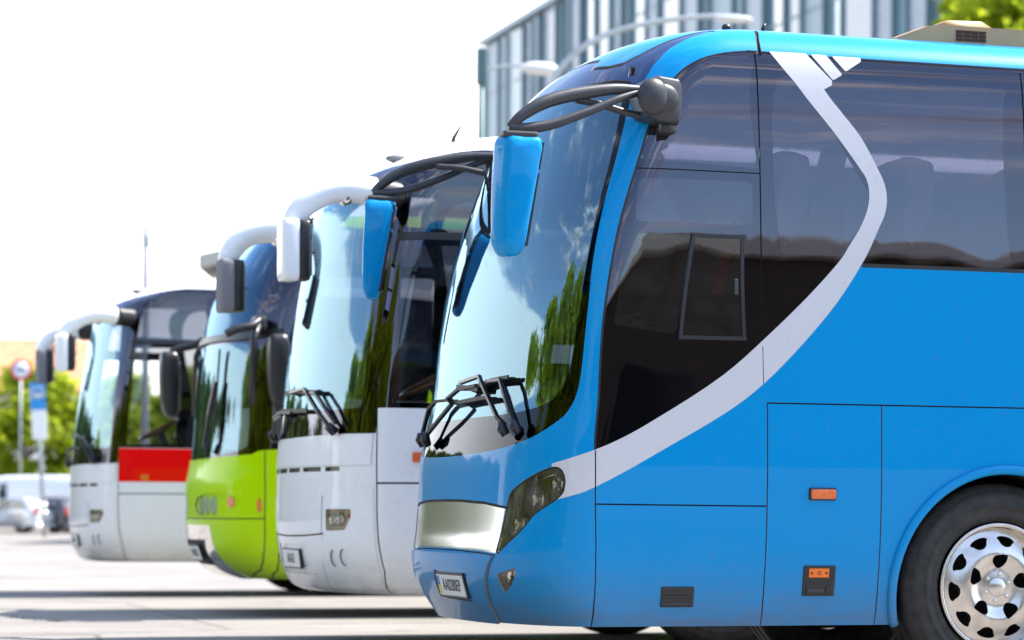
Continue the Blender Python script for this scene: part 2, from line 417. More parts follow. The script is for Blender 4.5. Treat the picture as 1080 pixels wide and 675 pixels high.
    def mesh(s,name,m,fs,off,walls,POS,NOR,label,parent):
        idx={};vs=[];ns=[];ff=[];sm=[]
        def vi(i):
            if i not in idx: idx[i]=len(vs); vs.append(POS[i]+NOR[i]*off); ns.append(NOR[i])
            return idx[i]
        for f in fs:
            a,b,c=(vi(i) for i in f)
            n=(vs[b]-vs[a]).cross(vs[c]-vs[a])
            if n.dot(ns[a]+ns[b]+ns[c])<0: a,b,c=a,c,b
            ff.append((a,b,c))
        for (i,j),lo in walls:
            A,B=POS[i]+NOR[i]*off,POS[j]+NOR[j]*off; C,D=POS[j]+NOR[j]*lo,POS[i]+NOR[i]*lo
            n=(B-A).cross(C-B)
            if n.length<1e-12: continue
            n.normalize(); o=len(vs); vs.extend([A,B,C,D]); ns.extend([n]*4); ff.append((o,o+1,o+2,o+3))
        me=bpy.data.meshes.new(name); me.from_pydata([v[:] for v in vs],[],ff); me.materials.append(m)
        me.polygons.foreach_set('use_smooth',[True]*len(ff)); me.update()
        me.normals_split_custom_set_from_vertices([n[:] for n in ns])
        o=bpy.data.objects.new(name,me); COL.objects.link(o); o.parent=parent
        if label:o['label']=label
        return o
    def surf(s,p,v,d=0.):
        p,v=s.rm(p,v); return Vector(s.h.P(p,v))+Vector(s.h.N(p,v))*d
def frame_at(skin,p,v,d=0.):
    c=skin.surf(p,v,d); n=Vector(skin.h.N(*skin.rm(p,v))).normalized(); up=Vector((0,0,1)); r=up.cross(n).normalized(); u=n.cross(r)
    return Matrix(((r.x,u.x,n.x,c.x),(r.y,u.y,n.y,c.y),(r.z,u.z,n.z,c.z),(0,0,0,1)))
def xf(mb,Mx):
    mb.v=[tuple(Mx@Vector(q)) for q in mb.v]; return mb
def mirror_pv(half):
    """half outline from the centre line out and back to the centre -> closed symmetric outline"""
    return half+[(-p,v) for p,v in reversed(half)]
def arc_xz(cx,cz,r,a0,a1,n=28): return [(cx+r*math.cos(a0+(a1-a0)*i/n),cz+r*math.sin(a0+(a1-a0)*i/n)) for i in range(n+1)]
# ------------------------------------------------------------------ shared coach parts
def make_wheel(parent,loc,R=.53,rr=.325,side=-1,pattern=True):
    """wheel: hub mesh with tyre and rim below it; axis along y, outer face towards side"""
    hub=MB(); sd=side
    lathe(hub,[(.0,-.006),(.046,-.006),(.050,-.003),(.051,.02)],M['alloy'],32)
    for k in range(6):
        a=2*PI*k/6+.35; ball(hub,(.070*math.cos(a),.0,.070*math.sin(a)),(.011,.012,.011),M['chrome'],10,8)
    h=hub.build('wheel',parent,loc=loc)
    t=MB(); lathe(t,[(rr-.01,.10),(rr-.005,.03),(rr+.012,-.008),(rr+.035,-.024),(rr+.038,-.030),(rr+.046,-.030),(rr+.049,-.028),(rr+.085,-.038),(rr+.088,-.043),(rr+.094,-.043),(rr+.097,-.040),(R-.075,-.036),(R-.05,-.030),(R-.045,-.022),(R-.022,-.004),(R-.006,.012),(R,.035),(R,.08),(R-.012,.083),(R-.012,.093),(R,.096),(R,.15),(R-.012,.153),(R-.012,.163),(R,.166),(R,.23),(R-.03,.27),(R-.1,.295),(rr,.27),(rr-.02,.2)],M['rubber'],72)
    t.build('tyre',h)
    # rim: flange + dished disc with real openings
    r_=MB(); lathe(r_,[(rr-.02,.06),(rr-.005,-.006),(rr+.004,-.014),(rr,-.022),(rr-.012,-.022),(rr-.022,-.012),(rr-.03,.012),(rr-.033,.03)],M['alloy'],72)
    lathe(r_,[(rr-.02,.05),(rr-.03,.22),(.15,.23),(.02,.23)],M['under'],40)
    ro=rr-.031
    def depth(r):
        t=r/ro
        return .035-.052*math.exp(-((t-.58)/.27)**2)-.035*math.exp(-(t/.30)**4)
    verts=[];edges=[];holes=[]
    def loop(P,hole):
        o=len(verts); verts.extend(Vector(q) for q in P); n=len(P); edges.extend((o+i,o+(i+1)%n) for i in range(n))
        if hole: holes.append(P)
    loop([(ro*math.cos(2*PI*i/96),ro*math.sin(2*PI*i/96)) for i in range(96)],False)
    if pattern:
        for k in range(10):
            a=2*PI*k/10+.09; c,s_=math.cos(a),math.sin(a); P=[]
            for i in range(20):
                b=2*PI*i/20; u=(.020*math.cos(b) if math.cos(b)>0 else .036*math.cos(b))+.249; w=.052*math.sin(b)*(1.0 if math.cos(b)>-.3 else .8)
                P.append((u*c-w*s_,u*s_+w*c))
            loop(P,True)
        for k in range(5):
            a=2*PI*k/5+.30; T=[(.098,-.004),(.118,-.040),(.158,-.052),(.170,-.040),(.166,.010),(.155,.030),(.130,.030)]; c,s_=math.cos(a),math.sin(a)
            loop([(u*c-w*s_,u*s_+w*c) for u,w in roundpoly(T,3)],True)
    for i in range(1,15):
        r=ro*i/15
        for k in range(max(8,int(60*i/15))): 
            a=2*PI*k/max(8,int(60*i/15))+i*.37; verts.append(Vector((r*math.cos(a),r*math.sin(a))))
    V,E,F,_,_,_=geometry.delaunay_2d_cdt(verts,edges,[],0,1e-5,False)
    vs=[(q.x,depth(q.length),q.y) for q in V]; fs=[]; em={}
    for f in F:
        cx=sum(V[i].x for i in f)/3; cy=sum(V[i].y for i in f)/3
        hole=any(inpoly(cx,cy,H) for H in holes)
        for i in range(3): em.setdefault(tuple(sorted((f[i],f[(i+1)%3]))),[]).append(hole)
        if not hole: fs.append(tuple(reversed(f)))
    r_.add(vs,fs,M['alloy'])
    for (i,j),l in em.items():
        if len(l)==2 and l[0]!=l[1]:
            a=Vector(vs[i]);b=Vector(vs[j]); r_.add([a,b,b+Vector((0,.03,0)),a+Vector((0,.03,0))],[(0,1,2,3)],M['alloy'],False)
    r_.build('rim',h)
    if side>0: h.rotation_euler=(0,0,PI)
    return h
def place_wheels(root,xs,W=2.5,R=.53,inset=.10,pattern=True,lift=0.):
    w=make_wheel(root,(xs[0],inset,R-.004+lift),R,.325*R/.53,-1,pattern); first=True
    for x in xs:
        for sgn in (-1,1):
            if first: first=False; continue
            c=copy_to(w,root,(x,inset if sgn<0 else W-inset,R-.004+lift)); c.rotation_euler=(0,0,0 if sgn<0 else PI)
def make_seat(root,loc,mat,cover=None,name='seat',w=.46,label=None):
    s=MB(); rbox(s,-.05,.45,-w/2,w/2,.38,.52,mat,.05); 
    prism(s,roundpoly([(.40,.48),(.50,.48),(.66,1.05),(.67,1.22),(.60,1.24),(.54,1.05)],4),-w/2,w/2,mat,'xz',PILLOW,True)
    rbox(s,.0,.4,-w/2+.05,w/2-.05,0,.38,M['plast'],.01); o=s.build(name,root,loc=loc)
    if label:o['label']=label
    if cover:
        c=MB(); prism(c,roundpoly([(.525,.80),(.62,.78),(.72,.98),(.735,1.22),(.70,1.262),(.58,1.265),(.54,1.1)],4),-w/2-.004,w/2+.004,cover,'xz',PILLOW,True); c.build('headrest_cover',o)
    return o
def interior(skin,root,dz,wheel_z,drv_y=.62,wheelmat='plast',floor_z=1.2,dash_top=1.45,col='dash'):
    h=skin.h
    f=MB(); rbox(f,.9,h.L-.15,.09,2.41,floor_z-.08,floor_z,M['floor'],0); rbox(f,.15,.897,.12,2.38,.80,.86,M['floor'],0); f.build('floor',root)
    d=MB(); pts=[];v0=h.vz(dash_top-.22);v1=h.vz(dash_top)
    ps=[-.82+1.64*i/24 for i in range(25)]
    lo=[skin.surf(p,v0,-.06) for p in ps]; hi=[skin.surf(p,v1,-.07) for p in ps]
    hump=lambda y: .16*math.exp(-((y-drv_y)/.36)**4)
    mid=[Vector((max(q.x+.18,.02),q.y,q.z+.02+hump(q.y)*.6)) for q in hi]; bk=[Vector((.30+.08*math.cos((q.y-1.25)*1.2),q.y,q.z+.03+hump(q.y))) for q in hi]; dn=[Vector((q.x+.03,q.y,.86)) for q in bk]
    rows=[lo,hi,mid,bk,dn]; vs=[q for r in rows for q in r]; fs=[]
    for i in range(len(rows)-1):
        for k in range(24): fs.append((i*25+k,i*25+k+1,(i+1)*25+k+1,(i+1)*25+k))
    d.add(vs,fs,M[col]); d.build('dashboard',root)
    w=MB(); R=.23
    T=Matrix.Translation((.50,drv_y,wheel_z))@Matrix.Rotation(math.radians(-28),4,'Y')
    ring=[T@Vector((R*math.cos(2*PI*i/32),R*math.sin(2*PI*i/32),0)) for i in range(33)]; tube(w,ring,.017,M[wheelmat],8,caps=False)
    for a in (.3,PI-.3,1.5*PI): bar(w,[T@Vector((0,0,-.04)),T@Vector((R*math.cos(a),R*math.sin(a),0))],.03,.015,M['plast'])
    tube(w,[T@Vector((0,0,-.03)),T@Vector((-.02,0,-.35)),],.04,M['plast'],10); w.build('steering_wheel',root)
def underbody(root,L,axles):
    u=MB(); rbox(u,.25,L-.2,.55,1.95,.40,.78,M['under'],0)
    cuts=[.3]+[k for a in axles for k in (a-.62,a+.62)]+[L-.25]
    for a,b in zip(cuts[::2],cuts[1::2]): 
        rbox(u,a,b,.16,.548,.39,.80,M['under'],0); rbox(u,a,b,1.952,2.34,.39,.80,M['under'],0)
    for a in axles: tube(u,[(a,.3,.52),(a,2.2,.52)],.09,M['under'],10)
    u.build('underbody',root)
def arch(skin,root,x,r=.60,z=.525,both=True,trim=None,rt=.026):
    for sg in ((1,-1) if both else (1,)):
        P=[skin.hp.S(*q) for q in arc_xz(x,z,r,-.36,PI+.36)]; P=[(sg*p,v) for p,v in P]
        P=[(P[0][0],0)]+P+[(P[-1][0],0)]
        skin.region('wheel_opening',P,None,0)
def arch_parts(skin,root,x,r=.60,z=.525,trim=None,rt=.026,both=True):
    for sg in ((1,-1) if both else (1,)):
        A=arc_xz(x,z,r+.001,-.36,PI+.36,36); ln=MB(); vs=[];fs=[]
        for (ax,az) in A:
            p,v=skin.hp.S(ax,az); o=skin.surf(sg*p,v,-.003); vs.append(o); vs.append(Vector((o.x,o.y+sg*.62,o.z)))
        for i in range(len(A)-1): fs.append((2*i,2*i+1,2*i+3,2*i+2))
        fs.append(tuple(2*i+1 for i in range(len(A)))); ln.add(vs,fs,M['under'],False); ln.build('wheel_arch_liner',root)
        if trim:
            t=MB(); pts=[]
            for ax,az in arc_xz(x,z,r+rt*.7,-.33,PI+.33,48):
                p,v=skin.hp.S(ax,az); pts.append(skin.surf(sg*p,v,.002))
            tube(t,pts,rt,trim,12,.9); t.build('wheel_arch_trim',root)
def hull_path(skin,pv,d): return [skin.surf(p,v,d) for p,v in pv]
def plate(skin,root,p,v,w,hh,txt,stripe=False,tilt=True,name='licence_plate'):
    P0=skin.surf(p,v,.012); n=Vector(skin.h.N(*skin.rm(p,v))); 
    n=Vector((n.x,n.y*.6,n.z*.6)).normalized(); up=Vector((0,0,1)); r=up.cross(n).normalized(); u=n.cross(r).normalized()
    Mx=Matrix((( r.x,u.x,n.x,P0.x),(r.y,u.y,n.y,P0.y),(r.z,u.z,n.z,P0.z),(0,0,0,1)))
    b=MB(); rbox(b,-w/2-.012,w/2+.012,-hh/2-.012,hh/2+.012,-.02,-.002,M['plast'],.004); rbox(b,-w/2,w/2,-hh/2,hh/2,-.004,.002,M['plate'],.002)
    b.v=[tuple(Mx@Vector(q)) for q in b.v]; o=b.build(name,root)
    if stripe:
        s=MB(); rbox(s,-w/2+.004,-w/2+.045,-hh/2+.006,-.001,.002,.0035,M['yellow'],0); rbox(s,-w/2+.004,-w/2+.045,.001,hh/2-.006,.002,.0035,M['plateblue'],0)
        s.v=[tuple(Mx@Vector(q)) for q in s.v]; s.build('flag_band',o)
    text_obj('lettering',txt,hh*.82,M['ink'],o,Mx@Matrix.Translation((.02 if stripe else 0,0,.003))@Matrix.Diagonal((.80,1,1,1)),.0008)
    return o
def lamp_disc(mb,c,n,r,m1,m2):
    n=Vector(n).normalized(); up=Vector((0,0,1)); a=up.cross(n).normalized(); b=n.cross(a); c=Vector(c)
    vs=[c-n*.05];fs=[];seg=24
    for rr,dd in ((r*.45,-.045),(r*.8,-.02),(r,.0),(r*1.08,0.0),(r*1.08,-.03)):
        for k in range(seg): t=2*PI*k/seg; vs.append(c+a*(rr*math.cos(t))+b*(rr*math.sin(t))+n*dd)
    for k in range(seg): fs.append((0,1+k,1+(k+1)%seg))
    for i in range(4):
        for k in range(seg): k2=(k+1)%seg; fs.append((1+i*seg+k,1+(i+1)*seg+k,1+(i+1)*seg+k2,1+i*seg+k2))
    mb.add(vs,fs,m1); ball(mb,c-n*.02,r*.3,m2,10,8)
BUSROW='coaches parked side by side in the bay row'
# ================================================================== BLUE COACH
def blue_coach():
    root=thing('coach','bright blue coach with a silver swoosh along its side, nearest in the row','bus',(0,0,0),0,BUSROW)
    LV=[(.345,.10,-.315),(.40,.082,-.35),(.50,.060,-.41),(.60,.043,-.445),(.70,.029,-.45),(.80,.019,-.436),(1.0,.006,-.420),(1.2,0,-.408),(1.5,0,-.35),(1.9,0,-.302),(2.3,.01,-.225),(2.7,.03,-.09),(3.0,.055,.04),(3.1,.068,.105),(3.2,.09,.18),(3.26,.118,.24),(3.32,.17,.32),(3.37,.25,.43),(3.415,.45,.62),(3.44,.75,.86),(3.455,1.24,1.25)]
    h=Hull([l+(.62,.08,3.0) for l in LV],9.0); S=Skin(h,root,Hull([l+(.49,.06,2.8) for l in LV],9.0)); X=S.X
    WSX=2.245
    ws=[(0,.868),(.20,.871),(.38,.882),(.526,.906),(.62,.94),(.681,.98),(.73,1.03),(.758,1.08),(.776,1.175),(.780,1.325),(.777,1.593),(.768,1.801),(.760,2.072),(.745,2.353),(.726,2.555),(.704,2.69),(.66,2.735),(.586,2.754),(.393,2.764),(.2,2.752),(0,2.735)]
    gl=[(0,1.064),(.25,1.066),(.45,1.070),(.58,1.085),(.663,1.115),(.70,1.15),(.725,1.21),(.737,1.28),(.746,1.425),(.748,1.707),(.741,2.064),(.722,2.38),(.702,2.53),(.68,2.64),(.63,2.69),(.5,2.715),(.3,2.72),(0,2.70)]
    capo=[(0,2.650),(.72,2.650),(.728,2.70),(.722,2.823),(.733,2.923),(.762,3.003),(.80,3.085),(.775,3.10),(.735,3.045),(.682,2.975),(.62,2.90),(.563,2.862),(.481,2.862),(.40,2.880),(.355,2.883),(.33,2.945),(.2,2.972),(0,2.985)]
    S.region('roof_visor',mirror_pv(capo),M['bluecap'],0,key='cap')
    capline=[(.80,3.085),(.775,3.10),(.735,3.045),(.682,2.975),(.62,2.90),(.563,2.862),(.481,2.862),(.40,2.880),(.355,2.883),(.33,2.945),(.2,2.972),(0,2.985)]
    S.strip(capline,.020,M['plast'],-.012,'visor_seal',both=True)
    ws=spline(ws,3); gl=spline(gl,3)
    S.region('windshield_border',mirror_pv(ws),M['frit'],-.002,key='wsb')
    S.region('windshield',mirror_pv(gl),M['wind'],-.002,key='ws')
    S.strip([(.74,2.645),(.704,2.695),(.66,2.742),(.586,2.762),(.393,2.772),(.2,2.760),(0,2.742)],.018,M['plast'],-.01,'windshield_seal',both=True)
    # side glazing band with its black border
    pil=[(.868,.882),(.845,1.174),(.836,1.38),(.832,1.591),(.830,1.80),(.829,1.997),(.826,2.266),(.820,2.479),(.820,2.67),(.834,2.78),(.870,2.849),(.93,2.892),(1.0,2.912)]
    mid=X((1.43,2.172),(1.20,1.93),(1.0,1.70))+[(1.113,1.236),(1.058,1.05),(.95,.87),(.88,.80)]
    pil=spline(pil,3)
    S.region('window_border',pil+X((8.75,3.226),(8.75,2.172))+mid,M['bglass'],-.001,both=True,key='wb')
    S.region('quarter_window',[(.829,2.33),(.831,2.479),(.831,2.66),(.846,2.765),(.88,2.83),(.94,2.872),(1.0,2.886)]+X((.865,3.20),(.865,2.64)),M['side_tint'],-.001,key='qw')
    S.region('vent_window',roundrect(X((.215,2.352),(.835,2.352),(.835,2.572),(.243,2.568)),.03),M['side_tint'],-.001,both=True,key='vw')
    S.region('driver_window',roundrect([(.868,1.50),(1.026,1.465),(1.030,1.6),(1.026,1.955),(.893,1.955),(.868,1.751)],.02),M['dark_tint'],-.001,both=True,key='dw')
    S.region('sliding_window',X((.450,1.79),(.775,1.79),(.768,2.283),(.518,2.283)),M['dark_tint'],.008,both=True,key='sw')
    S.strip(X((.442,1.783),(.782,1.783),(.774,2.29),(.514,2.29)),.018,M['plast'],.014,'window_frame',both=True,closed=True)
    S.region('side_window',roundrect(X((.99,2.215),(1.40,2.215),(1.50,2.5),(1.15,3.12),(.99,3.12)),.02),M['side_tint'],-.001,both=True,key='w1')
    S.region('side_window',roundrect(X((1.35,2.215),(2.27,2.215),(2.27,3.12),(1.22,3.12),(1.5,2.55)),.02),M['side_tint'],-.001,both=True,key='w2')
    for i,(a,b) in enumerate(((2.45,3.95),(4.08,5.6),(5.73,7.25),(7.38,8.62))):
        S.region('side_window',roundrect(X((a,2.215),(b,2.215),(b,3.12),(a,3.12)),.04),M['side_tint'],-.001,both=True,key='w%d'%(i+3))
    S.strip(S.XL((.875,3.226),(.878,1.76)),.007,both=True); S.strip(X((.229,2.617),(.5,2.617),(.875,2.616)),.006,both=True)
    for x in (2.36,4.015,5.665,7.315): S.strip(S.XL((x,2.175),(x,3.225)),.008,both=True)
    S.strip(pil,.012,M['plast'],-.006,'glass_seal',both=True)
    S.strip([pil[-1]]+X((1.5,3.226),(3,3.226),(8.75,3.226)),.016,M['plast'],-.006,'glass_seal',both=True)
    S.strip(X((1.44,2.172),(3,2.172),(8.75,2.172)),.022,M['plast'],-.004,'glass_seal',both=True)
    # silver swoosh
    up=[(1.028,2.918),(1.06,2.83),(1.101,2.716),(1.16,2.529),(1.213,2.332),(1.228,2.265),(1.236,2.188),(1.238,2.11),(1.234,2.02),(1.225,1.93),(1.215,1.844),(1.182,1.662),(1.136,1.45),(1.089,1.262),(1.02,1.050),(.95,.945),(.868,.884),(.799,.846),(.73,.815)]
    lo=[(1.076,2.920),(1.134,2.775),(1.137,2.752),(1.130,2.728),(1.165,2.618),(1.202,2.493),(1.236,2.336),(1.252,2.25),(1.260,2.173),(1.262,2.10),(1.259,2.035),(1.248,1.868),(1.221,1.642),(1.185,1.433),(1.14,1.222),(1.096,1.065),(1.037,.90),(.974,.785),(.88,.703),(.799,.655),(.73,.63)]
    def usp(L): return [(S.p(u),v) for u,v in spline([(S.U(p),v) for p,v in L],4)]
    lo=[q for q in lo if q[0]!=.974]; up=usp(up); lo=lo[:4]+usp(lo[4:])
    S.region('silver_stripe',up+lo[::-1],M['silver'],.001,both=True,key='ss')
    S.region('silver_stripe',roundrect([(1.084,2.916),(1.104,2.917),(1.143,2.811),(1.135,2.778)],.008),M['silver'],.001,both=True,key='ss2')
    S.region('silver_stripe',roundrect([(1.113,2.913),(1.152,2.913),(1.156,2.889),(1.145,2.828)],.008),M['silver'],.001,both=True,key='ss3')
    S.strip(X((.885,1.745),(.89,1.56)),.004,off=-.004,both=True)
    # front: headlights, grille, bumper
    hd=[(.560,.674),(.60,.712),(.638,.742),(.69,.775),(.735,.795),(.762,.785),(.777,.745),(.778,.70),(.772,.668),(.750,.635),(.715,.603),(.677,.566),(.648,.52),(.621,.48),(.57,.42),(.520,.366),(.524,.45),(.545,.622)]
    hd=roundpoly(hd,3)
    S.region('headlight',hd,M['smoke'],-.003,.10,M['smokebowl'],both=True,key='hl')
    S.strip(hd,.010,M['plast'],-.006,'headlight_seal',both=True,closed=True)
    gr=[(0,.630),(.2,.628),(.4,.615),(.534,.594),(.510,.368),(.4,.378),(.206,.386),(0,.388)]
    bp=[(0,.380),(.206,.376),(.4,.368),(.503,.357),(.475,.314),(.440,.22),(.40,.09),(.395,0),(0,0)]
    S.region('front_bumper',mirror_pv(bp),M['blue'],.012,key='bp')
    S.region('grille_panel',mirror_pv(gr),M['grille'],-.006,key='gr')
    S.strip([(.545,.596),(.4,.622),(.2,.634),(0,.636)],.014,off=-.012,both=True)
    S.strip([(.0,.378),(.206,.376),(.4,.368),(.507,.357)],.006,off=-.012,both=True)
    S.region('fog_lamp',roundrect([(.520,.262),(.615,.296),(.618,.262),(.584,.206),(.532,.162),(.522,.194)],.008),M['lens'],-.012,.07,M['beigebowl'],both=True,key='fg')
    S.strip([(.480,.31),(.447,.22),(.405,.09),(.40,0)],.007,off=-.010,both=True)
    S.region('plate_recess',[(-.04,.268),(.315,.259),(.278,.112),(-.075,.125)],M['blue'],.002,key='pr')
    S.region('roof_vent',roundrect([(.618,2.838),(.648,2.828),(.668,2.778),(.644,2.772)],.01),M['gap'],-.02,both=True,key='rv')
    # hatches and panel gaps
    S.region('luggage_door',S.XL((.040,.345),(.018,.951))+S.XL((.905,.945),(.917,.347)),M['blue'],0,both=True,key='ld')
    S.region('service_door',S.XL((.925,.347),(.916,1.46))+S.XL((1.535,1.46),(1.545,.347)),M['blue'],0,both=True,key='sd')
    S.strip(S.XL((.010,1.215),(.012,.953),(.035,.347)),.0065,both=True)
    S.strip(X((.012,.953),(.3,.951),(.909,.948)),.0075,both=True); S.strip(S.XL((.913,1.465),(.922,.347)),.0065,both=True); S.strip(S.XL((1.538,1.464),(1.548,.347)),.0065,both=True)
    S.strip(X((.913,1.465),(2.4,1.463),(3.6,1.463),(8.9,1.463)),.0075,both=True)
    for x in (3.7,4.75,5.8): S.strip(S.XL((x,1.46),(x,.347)),.0065,both=True)
    S.strip([h.S(.905,3.226),h.S(.905,3.26),h.S(.92,3.33),h.S(.95,3.38),h.S(1.2,3.415)],.016,both=True)
    arch(S,root,WSX); arch(S,root,6.7)
    out=S.build(M['blue'],2.6)
    arch_parts(S,root,WSX,trim=M['blue']); arch_parts(S,root,6.7,trim=M['blue'])
    underbody(root,9.0,(WSX,6.7)); place_wheels(root,(WSX,6.7),R=.54)
    # headlight lamps
    for sg,hl in ((1,out['hl']),(-1,out['hl_far'])):
        lb=MB()
        for p,v,r in ((.575,.52,.058),(.655,.64,.062),(.735,.715,.048)):
            c=S.surf(sg*p,v,-.045); n=Vector(h.N(sg*p,v)); n=Vector((n.x-.8,n.y*.55,n.z*.3)); lamp_disc(lb,c,n,r*.85,M['grille'],M['lens'])
        tube(lb,[S.surf(sg*p,v,-.03) for p,v in ((.60,.69),(.65,.72),(.70,.752),(.74,.765))],.007,M['chrome'],6)
        lb.build('lamp_reflector',hl)
    for sg in (1,-1):
        b=MB(); c=S.surf(sg*.572,.232,-.045); lamp_disc(b,c,(-1,-.4*sg,0),.055,M['chrome'],M['lens']); b.build('lamp_reflector',out['fg' if sg>0 else 'fg_far'])
    plate(S,root,.13,.192,.46,.112,'AA0280EP',True)
    # side marker, hatch latch unit, recessed handle
    for sg in (1,-1):
        def fr(x,z): p,v=h.S(x,z); return frame_at(S,sg*p,v)
        s1=-1 if sg>0 else 1
        mk=MB(); rbox(mk,-.076,.076,-.032,.032,-.01,.010,M['plast'],.008); rbox(mk,-.068,.068,-.025,.025,.004,.022,M['amber'],.008); xf(mk,fr(1.217,1.011)).build('side_marker_lamp',root)
        F_=fr(1.217,.573); un=MB(); rbox(un,-.088,.088,-.078,.078,-.01,.008,M['plast'],.007); rbox(un,-.074,.074,-.066,-.006,.004,.012,M['plast'],.003)
        rbox(un,-.066,.025,-.060,-.040,.008,.018,M['grey'],.004); rbox(un,.035,.066,-.060,-.02,.008,.017,M['plast'],.004); xf(un,F_).build('door_latch',out['sd' if sg>0 else 'sd_far'])
        st=MB(); rbox(st,-.060,.050,.018,.064,.006,.0105,M['orange'],.002)
        for dx in (-.045,.035): lathe(st,[(.006,0),(.006,.0125),(0,.0125)],M['ink'],12,'z',(dx,.041,0))
        lathe(st,[(.0095,0),(.0095,.0125),(.007,.0125),(.007,0)],M['ink'],20,'z',(-.005,.041,0)); xf(st,F_).build('latch_sticker',out['sd' if sg>0 else 'sd_far'])
        hn=MB(); rbox(hn,-.088,.088,-.052,.052,-.01,.008,M['plast'],.007); rbox(hn,-.076,.076,-.006,.010,.004,.014,M['plast'],.003); rbox(hn,-.076,.076,-.042,-.030,.004,.011,M['grey'],.003); xf(hn,fr(.458,.494)).build('door_handle',out['ld' if sg>0 else 'ld_far'])
        lk=MB(); rbox(lk,-.010,.010,-.04,.04,.0,.018,M['grey'],.004); xf(lk,fr(.735,2.04)).build('window_catch',out['sw' if sg>0 else 'sw_far'])
    # mirrors
    for sg in (1,-1):
        y=lambda k: k if sg>0 else 2.5-k
        def P(*q): return [(a,y(b),c) for a,b,c in q]
        b=MB(); w0,w1=sorted((y(-.075),y(.20)))
        prism(b,roundrect([(.235,2.865),(.30,2.835),(.41,2.825),(.425,2.90),(.425,3.02),(.41,3.052),(.30,3.065),(.235,3.04)],.012),w0,w1,M['grey'],'xz',((0,.86),(.03,.94),(.08,.985),(.14,1.),(1,1.)) if sg>0 else ((0,1.),(.86,1.),(.92,.985),(.97,.94),(1,.86)),True)
        prism(b,roundrect([(.325,2.785),(.405,2.785),(.405,2.85),(.325,2.85)],.02),*sorted((y(-.04),y(.12))),M['plast'],'xz',((0,.9),(.06,1.),(.94,1.),(1,.9)),True)
        ball(b,(.268,y(-.07),2.955),(.082,.045,.092),M['grey'],24,16); ball(b,(.315,y(-.066),2.95),(.095,.032,.075),M['grey'],24,16)
        base=b.build('side_mirror',root)
        a=MB()
        up_=spline(P((.27,.0,2.995),(.10,-.03,2.99),(-.05,-.05,2.965),(-.20,-.07,2.93),(-.32,-.09,2.885),(-.42,-.10,2.82),(-.475,-.10,2.765)),5)
        tube(a,up_,[.020+.014*math.sin(PI*i/(len(up_)-1)) for i in range(len(up_))],M['grey'],12,.8)
        lo_=spline(P((.24,-.01,2.99),(.10,-.05,2.94),(-.02,-.07,2.885),(-.14,-.085,2.835),(-.26,-.095,2.79),(-.38,-.10,2.765),(-.48,-.10,2.76)),5)
        tube(a,lo_,[.017+.012*(i/(len(lo_)-1)) for i in range(len(lo_))],M['grey'],12,.8)
        in_=spline(P((.27,.05,2.875),(.15,.03,2.89),(.02,.0,2.915),(-.12,-.04,2.925)),5); tube(a,in_,.018,M['grey'],10)
        rbox(a,-.52,-.345,*sorted((y(-.15),y(-.05))),2.712,2.745,M['grey'],.012); a.build('mirror_arm',base)
        H=MB(); out_=roundpoly([(-.515,2.718),(-.43,2.722),(-.345,2.715),(-.355,2.62),(-.375,2.50),(-.410,2.31),(-.435,2.175),(-.46,2.145),(-.510,2.15),(-.535,2.23),(-.535,2.46),(-.525,2.62)],3)
        prism(H,out_,*sorted((y(-.17),y(-.03))),M['blue'],'xz',PILLOW,True); shear=lambda q:(q[0]-.35*((q[1]-y(-.10))*(1 if sg>0 else -1)),q[1],q[2])
        H.v=[shear(q) for q in H.v]; H.build('mirror_housing',base)
        for z0,z1 in ((2.56,2.69),(2.19,2.54)):
            g=MB(); xe=lambda z: -.352-(2.71-z)*.165+.006
            q=[(xe(z0),y(-.160),z0),(xe(z0),y(-.040),z0),(xe(z1),y(-.040),z1),(xe(z1),y(-.160),z1)]
            c=sum((Vector(k) for k in q),Vector())/4
            vs=[Vector(k)+Vector((d,0,0)) for d in (-.04,.010) for k in q]; g.add(vs,[(0,1,2,3),(7,6,5,4),(0,4,5,1),(1,5,6,2),(2,6,7,3),(3,7,4,0)],M['plast'],False)
            vs=[c+(Vector(k)-c)*.93+Vector((.012,0,0)) for k in q]; g.add(vs,[(0,1,2,3)],M['mirror'],False)
            g.v=[shear(k) for k in g.v]; g.build('mirror_glass',base)
    # wipers: pantograph pairs
    def wiper(arms,blades,box):
        for (p0,v0),(p1,v1) in box: 
            b=MB(); tube(b,[S.surf(p0,v0,.035),S.surf((p0+p1)/2,(v0+v1)/2,.06),S.surf(p1,v1,.065)],[.022,.028,.018],M['wiper'],8)
            w=b.build('wiper',root)
        a=MB()
        for A in arms:
            pts=[S.surf(p,v,.055+.015*math.sin(PI*i/(len(A)-1))) for i,(p,v) in enumerate(A)]; bar(a,pts,.016,.021,M['wiper'])
        a.build('wiper_arm',w)
        bl=MB()
        for B_ in blades:
            pts=[S.surf(p,v,.050) for p,v in B_]; bar(bl,pts,.020,.010,M['plast']); bar(bl,[S.surf(p,v,.022) for p,v in B_],.008,.03,M['gap'])
        bl.build('wiper_blade',w)
    wiper([[(.535,1.0),(.49,1.04),(.345,1.235),(.32,1.265),(.13,1.245)],[(.585,1.0),(.55,1.07),(.50,1.18),(.47,1.235),(.37,1.235)]],[[(.09,1.23),(.25,1.21),(.40,1.24),(.50,1.25)],[(.12,1.215),(.3,1.20)]],[((.535,.955),(.52,1.01)),((.60,.965),(.575,1.02))])
    wiper([[(-.26,.98),(-.20,1.12),(-.12,1.16),(.02,1.16)],[(-.18,.98),(-.02,1.06),(.10,1.13),(.03,1.16),(.14,1.21),(.29,1.22)]],[[(.03,1.165),(.10,1.14),(.30,1.15),(.40,1.155)]],[((-.27,.93),(-.26,.99)),((-.19,.93),(-.17,.99))])
